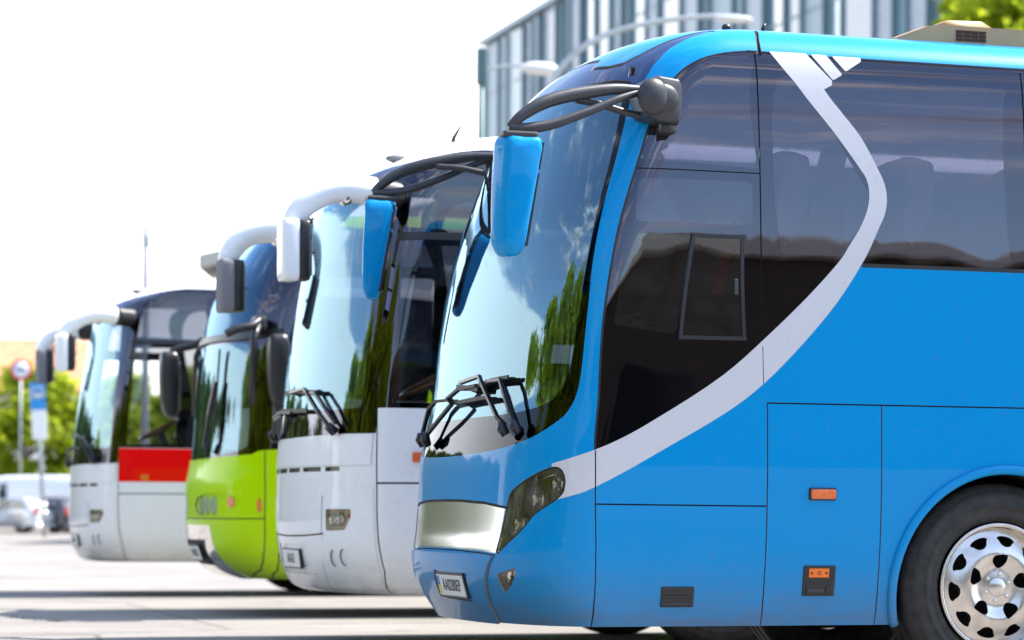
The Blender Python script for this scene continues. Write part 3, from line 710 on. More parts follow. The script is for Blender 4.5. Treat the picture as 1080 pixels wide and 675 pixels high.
    # roof gear
    ac=MB(); pr=[(1.78,3.40),(1.80,3.425),(1.98,3.495),(2.05,3.505),(4.2,3.505),(4.35,3.46),(4.45,3.40)]
    prism(ac,pr,.42,2.08,M['ac'],'xz',((0,.985),(.03,1.),(.97,1.),(1,.985)))
    prism(ac,[(2.03,3.495),(2.12,3.54),(2.33,3.545),(2.42,3.50)],.46,1.9,M['ac'],'xz',((0,.93),(.05,1.),(.95,1.),(1,.93)),True); u=ac.build('roof_air_conditioner',root)
    for i in range(4):
        sl=MB()
        for j in range(3): rbox(sl,2.155+i*.045,2.193+i*.045,.412,.43,3.425+j*.020,3.440+j*.020,M['acdark'],0)
        sl.build('air_slot',u)
    k=MB(); ball(k,(.90,.55,3.44),(.028,.025,.022),M['plast'],10,8); k.build('roof_marker_lamp',root); k=MB(); tube(k,[(1.06,.45,3.42),(1.075,.45,3.452)],.010,M['plast'],8); k.build('roof_antenna',root)
    interior(S,root,0,1.93,.62,'plast',1.3,1.50)
    make_seat(root,(.42,.62,1.12),M['redseat'],name='driver_seat',w=.5,label='red driver seat')
    s=make_seat(root,(.50,.42,1.50),M['seat'],M['cover'],w=.46)
    for i in range(9):
        for yy in (.42,.90,1.62,2.08):
            x=.50+i*.70-(.12 if yy==.90 else 0)
            if i==0 and yy in (.42,.90): continue
            if i==0 and yy>1.5: x+=.25
            copy_to(s,root,(x,yy,1.50))
    return root
def roundrect(P,r,k=4):
    """round the corners of a (p,v) outline by a small fraction"""
    out=[]; n=len(P)
    for i in range(n):
        a,b,c=P[i-1],P[i],P[(i+1)%n]
        la=math.hypot((a[0]-b[0])*2,a[1]-b[1]); lc=math.hypot((c[0]-b[0])*2,c[1]-b[1]); ra=min(.45,r/la); rc=min(.45,r/lc)
        s=(b[0]+(a[0]-b[0])*ra,b[1]+(a[1]-b[1])*ra); e=(b[0]+(c[0]-b[0])*rc,b[1]+(c[1]-b[1])*rc)
        for j in range(k+1):
            t=j/k; out.append(tuple((1-t)**2*s[q]+2*t*(1-t)*b[q]+t*t*e[q] for q in (0,1)))
    return out
# ================================================================== WHITE COACHES
def white_coach(y0,label,body,band=None,platetxt='AI1612',curtain=True):
    root=thing('coach',label,'bus',(0,y0,0),0,BUSROW)
    WL=[(.372,.13,-.18),(.40,.10,-.235),(.50,.06,-.29),(.60,.035,-.32),(.75,.015,-.34),(.9,.005,-.345),(1.1,0,-.343),(1.5,0,-.32),(1.9,0,-.28),(2.3,.01,-.22),(2.7,.03,-.155),(2.95,.05,-.11),(3.05,.06,-.07),(3.12,.07,-.02),(3.19,.085,.05),(3.24,.10,.155),(3.33,.14,.34),(3.40,.22,.50),(3.44,.38,.68),(3.465,.65,.95),(3.475,.9,1.12),(3.48,1.24,1.3)]
    h=Hull([l+(.5,.12,3.0) for l in WL],11.0); S=Skin(h,root); X=S.X
    # black glazing surround: windshield, pillars and side windows in one band
    top=[(0,h.vz(3.13)),(.3,h.vz(3.15)),(.5,h.vz(3.19)),(.7,h.vz(3.24)),(.86,h.vz(3.285))]+X((.7,3.30),(10.8,3.30))
    bot=X((10.8,2.02),(1.16,2.02),(1.10,1.585),(.3,1.585))+[(.872,1.24),(.854,1.238),(.854,1.075),(.7,1.076),(.4,1.073),(0,1.07)]
    S.region('window_border',mirror_pv(top+bot),M['bglass'],-.002,key='wb')
    S.region('windshield',mirror_pv([(0,1.235),(.33,1.237),(.6,1.238),(.755,1.245),(.770,1.28),(.765,1.5),(.752,1.8),(.735,2.1),(.715,2.35),(.69,2.6),(.66,2.70),(.5,2.725),(0,2.73)]),M['wind'],-.002,key='ws')
    S.region('driver_window',roundrect([(.913,1.275),(.905,1.45),(.893,1.8),(.880,2.12),(.876,2.30)]+X((1.02,2.66),(1.02,1.62)),.02),M['clear'],-.003,both=True,key='dw')
    S.region('quarter_window',roundrect([(.873,2.42),(.872,2.55),(.872,2.70),(.88,2.84),(.90,2.92)]+X((1.02,3.25),(1.02,2.74)),.02),M['dark_tint'],-.002,both=True,key='qw')
    S.strip([(.855,2.363),(.88,2.363)]+X((.5,2.712),(1.06,2.712)),.05,M['plast'],.008,'window_bar',both=True)
    for i,(a,b) in enumerate(((1.22,2.7),(2.82,4.4),(4.52,6.1),(6.22,7.8),(7.92,9.3),(9.42,10.6))):
        S.region('side_window',roundrect(X((a,2.07),(b,2.07),(b,3.24),(a,3.24)),.04),M['dark_tint'],-.001,both=True,key='w%d'%i)
    if band: S.region('door_panel',[(.856,1.236),(.875,1.236)]+X((.3,1.580),(1.10,1.580),(1.10,1.225),(.3,1.225))+[(.866,.878)],band,.001,both=True,key='band',label='red panel below the cab window')
    # front mask: raised upper band, slots, central lid, headlights
    S.region('front_panel',mirror_pv([(0,1.063),(.7,1.068),(.842,1.068),(.842,.87),(0,.87)]),body,.006,key='fp')
    for a,b in ((.52,.645),(.25,.475),(-.01,.20),(-.25,-.05),(-.475,-.29),(-.645,-.52)):
        S.region('grille_slot',roundrect([(a,.832),(b,.832),(b,.862),(a,.862)],.006),M['bowl'],-.02)
    lampface=[(.535,.425),(.535,.70),(.560,.722),(.62,.733),(.858,.731),(.866,.40),(.87,.05),(.46,.05),(.50,.40)]
    S.region('corner_panel',lampface,body,.004,both=True,key='cp')
    S.region('front_lid',mirror_pv([(0,.672),(.50,.672),(.492,.425),(0,.405)]),body,.0045,key='lid')
    S.region('headlight',roundrect([(.541,.583),(.737,.583),(.736,.53),(.695,.447),(.541,.440)],.02),M['lens'],.006,.035,M['beigebowl'],both=True,key='hl')
    for p,v in ((.589,.258),(.672,.266)):
        S.region('fog_recess',[(p+.032*math.cos(2*PI*i/20),v+.058*math.sin(2*PI*i/20)) for i in range(20)],body,-.009,both=True)
    S.strip([(0,.398),(.3,.404),(.505,.419)],.010,both=True); S.strip([(.505,.41),(.47,.2),(.45,.04)],.006,both=True,off=-.006)
    S.region('plate_recess',[(-.30,.345),(.32,.345),(.36,.14),(-.33,.14)],body,-.006,key='pr')
    seam=[(.851,1.241),(.863,1.0),(.872,.749),(.875,.565),(.880,.386),(.889,.18),(.872,.06),(.868,0)]
    S.strip(seam,.009,both=True); S.strip([(.872,.752)]+X((.3,1.10),(1.1,1.10),(10.9,1.10)),.012,both=True,off=-.008)
    S.strip(X((1.10,1.585),(1.10,.372)),.009,both=True)
    for x in (3.4,4.4,5.4,6.4): S.strip(X((x,1.10),(x,.372)),.009,both=True)
    arch(S,root,2.4); arch(S,root,7.6)
    out=S.build(body,1.3)
    arch_parts(S,root,2.4); arch_parts(S,root,7.6); underbody(root,11.0,(2.4,7.6)); place_wheels(root,(2.4,7.6),pattern=False)
    for sg in (1,-1):
        lb=MB()
        for p,v,r in ((.575,.512,.042),(.640,.515,.042)): lamp_disc(lb,S.surf(sg*p,v,-.012),Vector(h.N(sg*p,v))+Vector((-.6,0,0)),r,M['grille'],M['lens'])
        ball(lb,S.surf(sg*.71,.535,-.015),.016,M['amber'],10,8); lb.build('lamp_reflector',out['hl' if sg>0 else 'hl_far'])
        y=lambda k: k if sg>0 else 2.5-k
        mk=MB(); p,v=h.S(.245,1.268); c=S.surf(sg*p,v,0); rbox(mk,c.x-.045,c.x+.045,c.y-.02,c.y+.02,c.z-.034,c.z+.034,M['amber'],.01); mk.build('side_marker_lamp',root)
        # mirror: bellows, thick white arm, two-tone head
        m=MB(); pts=[]; rs=[]
        for i in range(17):
            t=i/16; pts.append((.11-.19*t,y(.16-.19*t),2.975)); rs.append(.10 if i%2 else .082)
        tube(m,pts,rs,M['plast'],20); base=m.build('side_mirror',root)
        sh=.0 if sg>0 else .11
        a=MB(); ap=spline([(-.075,y(-.03),2.975),(-.25,y(-.07),2.985),(-.40,y(-.09),2.955),(-.52,y(-.10),2.88),(-.60,y(-.10),2.79),(-.625,y(-.10),2.72)],6); ap=[(q[0]+sh*i/len(ap),q[1],q[2]) for i,q in enumerate(ap)]
        tube(a,ap,[.094-.030*(i/(len(ap)-1))**1.5 for i in range(len(ap))],M['white'],20,.9); a.build('mirror_arm',base)
        H=MB(); sec=lambda x0,x1: roundrect([(x0,y(-.205)),(x1,y(-.205)),(x1,y(.005)),(x0,y(.005))],.05)
        z0,z1=2.375,2.765; sc_=((0,.82),(.02,.9),(.06,.97),(.12,1.),(.88,1.),(.94,.97),(.98,.9),(1,.82))
        prism(H,sec(-.705+sh,-.585+sh),z0,z1,M['white'],'xy',sc_,True); prism(H,sec(-.60+sh,-.515+sh),z0+.006,z1-.006,M['plast'],'xy',sc_,True); H.build('mirror_housing',base)
        g=MB(); rbox(g,-.517+sh,-.508+sh,*sorted((y(-.18),y(-.02))),2.41,2.73,M['mirror'],.003); rbox(g,-.505+sh,-.49+sh,*sorted((y(-.185),y(-.015))),2.55,2.558,M['plast'],0)
        g.build('mirror_glass',base); g=MB(); ball(g,(-.27+sh,y(-.06),2.93),(.05,.075,.062),M['mirror'],16,10); g.build('close_view_mirror',base)
    plate(S,root,.02,.245,.50,.115,platetxt)
    def wiper(arms,blade,box):
        b=MB(); tube(b,[S.surf(*box[0],.03),S.surf(*box[1],.06)],[.035,.03],M['wiper'],8); w=b.build('wiper',root)
        a=MB()
        for A in arms: bar(a,[S.surf(p,v,.05+.015*math.sin(PI*i/(len(A)-1))) for i,(p,v) in enumerate(A)],.018,.024,M['wiper'])
        a.build('wiper_arm',w); bl=MB(); bar(bl,[S.surf(p,v,.045) for p,v in blade],.03,.014,M['plast']); bar(bl,[S.surf(p,v,.02) for p,v in blade],.008,.03,M['gap']); bl.build('wiper_blade',w)
    wiper([[(.60,1.11),(.49,1.22),(.34,1.36),(.30,1.385),(.05,1.375)],[(.64,1.14),(.54,1.26),(.44,1.35),(.34,1.355)]],[(-.06,1.375),(.10,1.385),(.30,1.365),(.44,1.355)],[(.62,1.085),(.59,1.125)])
    wiper([[(-.42,1.10),(-.30,1.22),(-.10,1.245),(.10,1.235)],[(-.36,1.10),(-.24,1.20),(-.1,1.23)]],[(-.30,1.245),(-.05,1.255),(.2,1.245),(.34,1.24)],[(-.43,1.07),(-.40,1.12)])
    an=MB(); tube(an,[(.70,.85,3.42),(.71,.85,3.48),(.78,.85,3.60)],[.022,.014,.004],M['plast'],8); an.build('roof_antenna',root)
    k=MB(); ball(k,(.30,.80,3.31),(.09,.05,.03),M['trim'],12,8); k.build('roof_marker_lamp',root)
    interior(S,root,0,1.80,.62,'wood',1.2,1.42)
    make_seat(root,(.62,.64,.98),M['seat'],M['beige'],name='driver_seat',w=.5)
    if curtain:
        c=MB(); pts=[(.98+.02*math.sin(i*1.9),.16+i*.022) for i in range(14)]; vs=[(x,yy,z) for z in (1.9,2.66) for x,yy in pts]; n=len(pts); c.add(vs,[(i,i+1,n+i+1,n+i) for i in range(n-1)],M['curtain']); c.build('cab_curtain',root)
        gp=MB(); tube(gp,[(.115,.12,1.60),(.13,.14,2.0),(.155,.17,2.45)],.010,M['redlens'],8); gp.build('cab_grab_pole',root)
    s=make_seat(root,(1.5,.42,1.42),M['seat'],M['cover'])
    for i in range(10):
        for yy in (.42,.90,1.62,2.08):
            if i==0 and yy==.42: continue
            copy_to(s,root,(1.5+i*.85,yy,1.42))
    return root
# ================================================================== GREEN COACH
def green_coach():
    root=thing('coach','lime green coach with a split two-tier windshield, between the two white coaches','bus',(.305,9.65,-.067),0,BUSROW); root.scale=(1.074,1.0,1.074)
    GL=[(.37,.16,-.02),(.40,.13,-.10),(.45,.10,-.18),(.50,.075,-.23),(.60,.045,-.30),(.75,.015,-.33),(.9,.005,-.34),(1.1,0,-.34),(1.3,0,-.305),(1.6,0,-.275),(1.9,0,-.26),(2.2,.01,-.235),(2.4,.02,-.19),(2.6,.03,-.14),(2.8,.04,-.05),(3.0,.055,.07),(3.1,.07,.14),(3.2,.11,.24),(3.27,.18,.38),(3.32,.32,.6),(3.35,.6,.85),(3.37,1.24,1.3)]
    h=Hull([l+(.55,.13,3.0) for l in GL],11.0); S=Skin(h,root); X=S.X
    top=[(0,2.86),(.4,2.87),(.7,2.88),(.86,2.89)]+X((.8,3.19),(10.8,3.19))
    bot=X((10.8,2.02),(1.4,2.02),(1.3,1.41),(.3,1.41))+[(.85,1.065),(.812,1.056),(.777,1.031),(.6,1.020),(.472,1.015),(.208,1.006),(0,1.004)]
    S.region('window_border',mirror_pv(top+bot),M['bglass'],-.002,key='wb')
    S.region('windshield',mirror_pv([(0,1.03),(.25,1.032),(.5,1.04),(.68,1.06),(.735,1.10),(.735,1.3),(.722,1.6),(.70,1.88),(.66,1.925),(0,1.95)]),M['wind'],-.002,key='ws',label='lower windshield pane')
    S.region('upper_windshield',mirror_pv([(0,2.02),(.6,2.01),(.69,2.02),(.69,2.2),(.67,2.5),(.64,2.74),(.56,2.80),(0,2.81)]),M['bluewind'],-.002,key='uw',label='blue tinted upper windshield pane')
    S.strip([(.88,2.0),(.75,1.985),(.6,1.975),(.3,1.985),(0,1.99)],.055,M['plast'],.02,'windshield_bar',both=True)
    S.region('driver_window',roundrect([(.885,1.12),(.878,1.6),(.872,1.93)]+X((1.2,2.28),(1.2,1.46)),.02),M['dark_tint'],-.002,both=True,key='dw')
    for i,(a,b) in enumerate(((1.5,3.0),(3.12,4.7),(4.82,6.4),(6.52,8.0),(8.12,9.5),(9.62,10.6))):
        S.region('side_window',roundrect(X((a,2.07),(b,2.07),(b,3.13),(a,3.13)),.04),M['dark_tint'],-.001,both=True,key='w%d'%i)
    S.region('lamp_recess',[(.104,.63),(.17,.69),(.307,.715),(.45,.722),(.568,.718),(.68,.70),(.73,.668),(.70,.60),(.64,.56),(.569,.542),(.45,.535),(.309,.533),(.17,.56)],M['green'],-.014,both=True,key='lr')
    for sg in (1,-1):
        for p in (.255,.355,.455): S.region('headlight',[(sg*(p+.040*math.cos(2*PI*i/20)),.625+.075*math.sin(2*PI*i/20)) for i in range(20)],M['frost'],-.004,key='hl%d%d'%(sg,int(p*1000)))
        S.region('indicator_lamp',[(sg*(.645+.032*math.cos(2*PI*i/16)),.652+.045*math.sin(2*PI*i/16)) for i in range(16)],M['amber'],-.008)
    for p in (.858,):
        S.region('side_marker_lamp',[(p+.012*math.cos(2*PI*i/14),.626+.055*math.sin(2*PI*i/14)) for i in range(14)],M['amber'],.008,both=True)
    S.region('front_bumper',mirror_pv([(0,.468),(.40,.466),(.41,.40),(.425,.30),(.455,.18),(.49,.06),(.49,0),(0,0)]),M['chrome'],.004,key='bp')
    S.region('plate_recess',[(-.32,.345),(.30,.345),(.27,.13),(-.35,.13)],M['gap'],-.012,key='pr')
    S.strip([(.205,.519),(.386,.519),(.701,.520),(.884,.521)],.010,both=True)
    S.strip(S.XL((.045,1.40),(.045,.9),(.06,.372)),.010,both=True); S.strip([(.0,.519),(.2,.519)],.01,both=True)
    S.strip(S.XL((.16,1.40),(.16,.9),(.175,.372)),.009,both=True)
    S.strip(X((1.3,1.40),(1.3,.372)),.009,both=True)
    arch(S,root,2.5); arch(S,root,7.8)
    out=S.build(M['green'],1.3)
    arch_parts(S,root,2.5); arch_parts(S,root,7.8); underbody(root,11.0,(2.5,7.8)); place_wheels(root,(2.5,7.8),pattern=False,lift=.0624)
    for sg in (1,-1):
        y=lambda k: k if sg>0 else 2.5-k
        m=MB(); rbox(m,-.05,.05,*sorted((y(-.05),y(.22))),2.33,2.47,M['plast'],.04); base=m.build('side_mirror',root)
        a=MB(); tube(a,spline([(-.02,y(-.04),2.42),(-.10,y(-.10),2.37),(-.22,y(-.12),2.34),(-.30,y(-.13),2.30)],5),.035,M['plast'],10); tube(a,[(-.03,y(-.06),2.38),(-.075,y(-.11),2.28),(-.085,y(-.11),1.75)],.03,M['plast'],10); a.build('mirror_arm',base)
        H=MB(); xo=0 if sg<0 else .43
        prism(H,roundpoly([(-.39+xo,2.28),(-.33+xo,2.31),(-.24+xo,2.28),(-.225+xo,2.0),(-.24+xo,1.76),(-.30+xo,1.73),(-.37+xo,1.80),(-.395+xo,2.05)],3),*sorted((y(-.23),y(-.03))),M['plast'],'xz',PILLOW,True); H.build('mirror_housing',base)
        g=MB(); rbox(g,-.232+xo,-.218+xo,*sorted((y(-.20),y(-.06))),1.80,2.22,M['mirror'],.003); g.build('mirror_glass',base)
    plate(S,root,-.02,.235,.46,.115,'WB 3052')
    b=MB(); tube(b,[S.surf(.35,1.05,.03),S.surf(.35,1.12,.06)],.03,M['wiper'],8); w=b.build('wiper',root); a=MB(); bar(a,[S.surf(.35,1.10,.07),S.surf(.38,1.35,.07),S.surf(.42,1.62,.05)],.03,.03,M['wiper']); a.build('wiper_arm',w)
    a=MB(); bar(a,[S.surf(.42,1.2,.04),S.surf(.42,1.88,.04)],.03,.014,M['plast']); a.build('wiper_blade',w)
    interior(S,root,0,1.62,.62,'plast',1.2,1.30)
    make_seat(root,(.55,.64,.85),M['seat'],M['beige'],name='driver_seat',w=.5)
    s=make_seat(root,(1.5,.42,1.42),M['seat'],M['cover'])
    for i in range(10):
        for yy in (.42,.90,1.62,2.08):
            if i==0 and yy==.42: continue
            copy_to(s,root,(1.5+i*.85,yy,1.42))
    return root
# ================================================================== SETTING
def ground():
    m,nt=newmat('pale_asphalt'); o=N_(nt,'ShaderNodeOutputMaterial'); p=N_(nt,'ShaderNodeBsdfPrincipled'); p.inputs['Roughness'].default_value=.9; p.inputs['Specular IOR Level'].default_value=.25
    tc=N_(nt,'ShaderNodeTexCoord'); a=N_(nt,'ShaderNodeTexNoise'); a.inputs['Scale'].default_value=.35; a.inputs['Detail'].default_value=8; L_(nt,tc,'Object',a,'Vector')
    b=N_(nt,'ShaderNodeTexNoise'); b.inputs['Scale'].default_value=28; b.inputs['Detail'].default_value=6; b.inputs['Roughness'].default_value=.8; L_(nt,tc,'Object',b,'Vector')
    v=N_(nt,'ShaderNodeTexVoronoi',feature='DISTANCE_TO_EDGE'); v.inputs['Scale'].default_value=.22; L_(nt,tc,'Object',v,'Vector')
    r1=N_(nt,'ShaderNodeValToRGB'); r1.color_ramp.elements[0].color=(.205,.188,.172,1); r1.color_ramp.elements[1].color=(.315,.292,.27,1); r1.color_ramp.elements[0].position=.3; r1.color_ramp.elements[1].position=.7; L_(nt,a,'Fac',r1,0)
    r2=N_(nt,'ShaderNodeMapRange'); r2.inputs['From Min'].default_value=.3; r2.inputs['From Max'].default_value=.7; r2.inputs['To Min'].default_value=.58; r2.inputs['To Max'].default_value=1.25; L_(nt,b,'Fac',r2,'Value')
    s=N_(nt,'ShaderNodeVectorMath',operation='SCALE'); L_(nt,r1,'Color',s,0); L_(nt,r2,'Result',s,'Scale')
    cr=N_(nt,'ShaderNodeMapRange'); cr.inputs['From Min'].default_value=.0; cr.inputs['From Max'].default_value=.006; cr.inputs['To Min'].default_value=.45; cr.inputs['To Max'].default_value=1; L_(nt,v,'Distance',cr,'Value')
    s2=N_(nt,'ShaderNodeVectorMath',operation='SCALE'); L_(nt,s,'Vector',s2,0); L_(nt,cr,'Result',s2,'Scale'); st=N_(nt,'ShaderNodeTexNoise'); st.inputs['Scale'].default_value=.9; st.inputs['Detail'].default_value=7; st.inputs['Roughness'].default_value=.7; mp=N_(nt,'ShaderNodeMapping'); mp.inputs['Scale'].default_value=(.35,1,1); L_(nt,tc,'Object',mp,'Vector'); L_(nt,mp,'Vector',st,'Vector')
    sr=N_(nt,'ShaderNodeMapRange'); sr.inputs['From Min'].default_value=.56; sr.inputs['From Max'].default_value=.70; sr.inputs['To Min'].default_value=1; sr.inputs['To Max'].default_value=.62; L_(nt,st,'Fac',sr,'Value')
    ov=N_(nt,'ShaderNodeTexVoronoi'); ov.inputs['Scale'].default_value=.8; L_(nt,tc,'Object',ov,'Vector'); orr=N_(nt,'ShaderNodeMapRange'); orr.inputs['From Min'].default_value=.03; orr.inputs['From Max'].default_value=.13; orr.inputs['To Min'].default_value=.55; orr.inputs['To Max'].default_value=1; L_(nt,ov,'Distance',orr,'Value')
    mm=N_(nt,'ShaderNodeMath',operation='MULTIPLY'); L_(nt,sr,'Result',mm,0); L_(nt,orr,'Result',mm,1)
    s3=N_(nt,'ShaderNodeVectorMath',operation='SCALE'); L_(nt,s2,'Vector',s3,0); L_(nt,mm,'Value',s3,'Scale'); L_(nt,s3,'Vector',p,'Base Color')
    bm_=N_(nt,'ShaderNodeBump'); bm_.inputs['Distance'].default_value=.006; bm_.inputs['Strength'].default_value=.7; L_(nt,b,'Fac',bm_,'Height'); L_(nt,bm_,'Normal',p,'Normal'); L_(nt,p,'BSDF',o,'Surface')
    mb=MB(); n=24; R=3000
    vs=[(R*math.cos(2*PI*i/n),R*math.sin(2*PI*i/n),0) for i in range(n)]; mb.add(vs,[tuple(range(n))],m,False); mb.build('asphalt_yard',None,'structure')
def leaf_mat(name,col,col2,tr=.35):
    m,nt=newmat(name); o=N_(nt,'ShaderNodeOutputMaterial'); d=N_(nt,'ShaderNodeBsdfPrincipled'); d.inputs['Roughness'].default_value=.6; d.inputs['Specular IOR Level'].default_value=.2
    t=N_(nt,'ShaderNodeBsdfTranslucent'); ge=N_(nt,'ShaderNodeNewGeometry'); r=N_(nt,'ShaderNodeValToRGB'); r.color_ramp.elements[0].color=(*col,1); r.color_ramp.elements[1].color=(*col2,1); L_(nt,ge,'Random Per Island',r,0)
    L_(nt,r,'Color',d,'Base Color'); L_(nt,r,'Color',t,'Color'); ms=N_(nt,'ShaderNodeMixShader'); ms.inputs[0].default_value=tr; L_(nt,d,'BSDF',ms,1); L_(nt,t,'BSDF',ms,2); L_(nt,ms,'Shader',o,'Surface'); return m
LEAF=leaf_mat('yellow_green_leaves',(.19,.28,.014),(.50,.56,.03),.65); LEAF2=leaf_mat('mid_green_leaves',(.045,.08,.018),(.12,.155,.035)); BARK=simple('bark',(.10,.075,.055),.9,var=.3,bmp=(14.,.02,5.,1.))
def tree_meshes(seed,H,R,trunk_h,leaf,n_clump,per,ls,slim=1.):
    rnd=random.Random(seed); t=MB(); c=MB()
    tube(t,spline([(0,0,0),(.05*R,0,H*.2),(-.04*R,.05*R,H*.45),(.02,0,H*.8)],5),[max(.02,.035*H*(1-.9*i/15)) for i in range(16)],BARK,9)
    clumps=[]
    for i in range(n_clump):
        z=trunk_h+(H-trunk_h)*rnd.random()**.85; k=(z-trunk_h)/(H-trunk_h); env=R*slim*math.sqrt(max(.04,1-((k-.40)/.62)**2)) if k>.4 else R*slim*(.62+.38*k/.4)
        a=rnd.random()*2*PI; r=env*math.sqrt(rnd.random())*rnd.uniform(.75,1.08); clumps.append((r*math.cos(a),r*math.sin(a),z,rnd.uniform(.10,.24)*R+.25))
    for x,y,z,cr in clumps[::5]:
        z0=max(trunk_h*.7,z-.5*math.hypot(x,y)-.6); tube(t,[(0,0,z0),(x*.5,y*.5,z0+(z-z0)*.6),(x,y,z)],[.012*H,.008*H,.003*H],BARK,6)
    vs=[];fs=[]
    for x,y,z,cr in clumps:
        for j in range(per):
            d=Vector((rnd.gauss(0,1),rnd.gauss(0,1),rnd.gauss(0,.8))); d=d.normalized()*cr*rnd.random()**.4; p=Vector((x,y,z))+d
            n=(d.normalized()+Vector((rnd.uniform(-1,1),rnd.uniform(-1,1),rnd.uniform(-.3,1)))).normalized(); u=n.orthogonal().normalized(); w=n.cross(u); q=rnd.random()*PI; u,w=u*math.cos(q)+w*math.sin(q),w*math.cos(q)-u*math.sin(q); s=ls*rnd.uniform(.6,1.3); o=len(vs)
            vs+= [p-u*s,p+w*s*.5-n*s*.1,p+u*s,p-w*s*.5-n*s*.1]; fs.append((o,o+1,o+2,o+3))
    c.add(vs,fs,leaf,False)
    return t,c
def tree(label,loc,proto=None,group=None,scale=1.,rot=0.,**kw):
    r=thing('tree',label,'tree',loc,rot,group); r.scale=(scale,)*3
    if proto is None:
        t,c=tree_meshes(**kw); t.build('trunk',r); c.build('crown',r)
    else:
        for ch in proto.children: d=ch.copy(); COL.objects.link(d); d.parent=r
    return r
def facade():
    root=thing('office_building','tall glass office block with vertical grey-blue panels rising behind the blue coach','building',(42.45,79,0),0)
    Lf=67.2; Hh=30.4
    w=MB(); rbox(w,.35,24,0,Lf,0,Hh,simple('concrete_core',(.25,.26,.27),.8),0); w.build('wall',root)
    mats=[simple('facade_glass_pale',(.26,.36,.41),.3,.0,.2,var=.08,vscale=.6),simple('facade_panel_white',(.30,.385,.43),.45,var=.06),simple('facade_glass_blue',(.10,.18,.26),.12,.0,1.,var=.2,vscale=.5),simple('facade_glass_sea',(.19,.33,.38),.08,0,1.,var=.15,vscale=.5),simple('facade_panel_grey',(.24,.30,.37),.25,var=.1)]
    rnd=random.Random(5); y=0; fins=MB(); finm=simple('facade_fin',(.14,.21,.24),.4)
    while y<Lf-.2:
        wd=rnd.choice((1.3,1.9,2.5,3.2)); wd=min(wd,Lf-y); Y=79+y
        if Y>126: k=rnd.choice((0,3,0,1,3,4,0)); 
        elif Y>120: k=2
        else: k=rnd.choice((2,4,2,3,0,1,4,2,3))
        g=MB(); tilt=rnd.uniform(-.16,.16); z=0; x0=0
        P=[(.0+tilt*.5*0,y+.05),(.0,y+wd-.05)]
        vs=[]; d=rnd.uniform(-.10,.10)
        for zz in (0,Hh+rnd.choice((0,0,.15))): vs+=[(.02+d,y+.05,zz),(.02-d,y+wd-.05,zz),(.3,y+wd-.05,zz),(.3,y+.05,zz)]
        g.add(vs,[(0,1,5,4),(1,2,6,5),(3,0,4,7),(4,5,6,7)],mats[k],False); g.build('facade_panel',root)
        rbox(fins,-.22,.3,y-.04,y+.04,0,Hh-.05,finm,0); y+=wd
    for zz in [3.9*i for i in range(1,8)]: rbox(fins,-.02,.06,.06,Lf-.06,zz-.06,zz+.06,finm,0)
    fins.build('facade_fin_grid',root)
    c=MB(); rbox(c,-.35,24.3,-.2,Lf+.2,Hh+.16,Hh+.5,mats[1],0); c.build('parapet',root)
GALV=simple('galvanised_steel',(.42,.45,.46),.45,.6,var=.12); DARKST=simple('dark_lamp_steel',(.07,.12,.13),.5,.3); LAMPW=simple('lamp_head_white',(.62,.62,.60),.35,coat=.5)
def street_lamp():
    r=thing('street_lamp','dark street lamp post with a white oval lamp head, left of the glass block','street lamp',(9.94,35.89,0))
    p=MB(); tube(p,[(0,0,0),(0,0,5),(0,0,9.85)],[.10,.08,.06],DARKST,12); rbox(p,-.16,.16,-.16,.16,0,.4,DARKST,.03); rbox(p,-.09,.09,-.09,.09,9.15,9.85,DARKST,.03); p.build('pole',r)
    a=MB(); tube(a,spline([(0,0,9.40),(.35,-.1,9.50),(.8,-.25,9.52)],4),.03,GALV,8); a.build('arm',r)
    h=MB(); ball(h,(1.08,-.33,9.46),(.40,.17,.13),LAMPW,16,10); h.build('lamp_head',r)
    r=thing('street_lamp','pale street lamp with a long curved arm arching over the blue coach roof','street lamp',(9.6,30.75,0))
    p=MB(); tube(p,[(0,0,0),(0,0,5),(.02,0,8.0)],[.11,.09,.07],GALV,12); rbox(p,-.18,.18,-.18,.18,0,.4,GALV,.03); p.build('pole',r)
    a=MB(); pts=spline([(.02,0,8.0),(.12,-.02,8.40),(.42,-.1,8.82),(1.0,-.28,9.20),(1.78,-.52,9.42),(2.6,-.78,9.52),(3.05,-.92,9.50)],5); tube(a,pts,[.06-.02*i/len(pts) for i in range(len(pts))],GALV,10); a.build('arm',r)
    h=MB(); prism(h,roundpoly([(2.75,9.46),(2.9,9.53),(3.3,9.52),(3.42,9.45),(3.2,9.42)],3),-1.10,-.82,LAMPW,'xz',PILLOW,True); h.build('lamp_head',r)
    r=thing('radio_mast','thin pale radio mast with a small box near its top, left of the green coach','mast',(5.39,47.75,0))
    p=MB(); tube(p,[(0,0,0),(0,0,4),(0,0,7.5)],[.10,.085,.075],simple('grey_mast',(.20,.21,.24),.5),10); p.build('pole',r)
    b=MB(); rbox(b,-.09,.09,-.07,.07,7.05,7.3,GALV,.02); tube(b,[(0,0,7.25),(0,0,7.75)],.02,GALV,6); b.build('antenna_box',r)
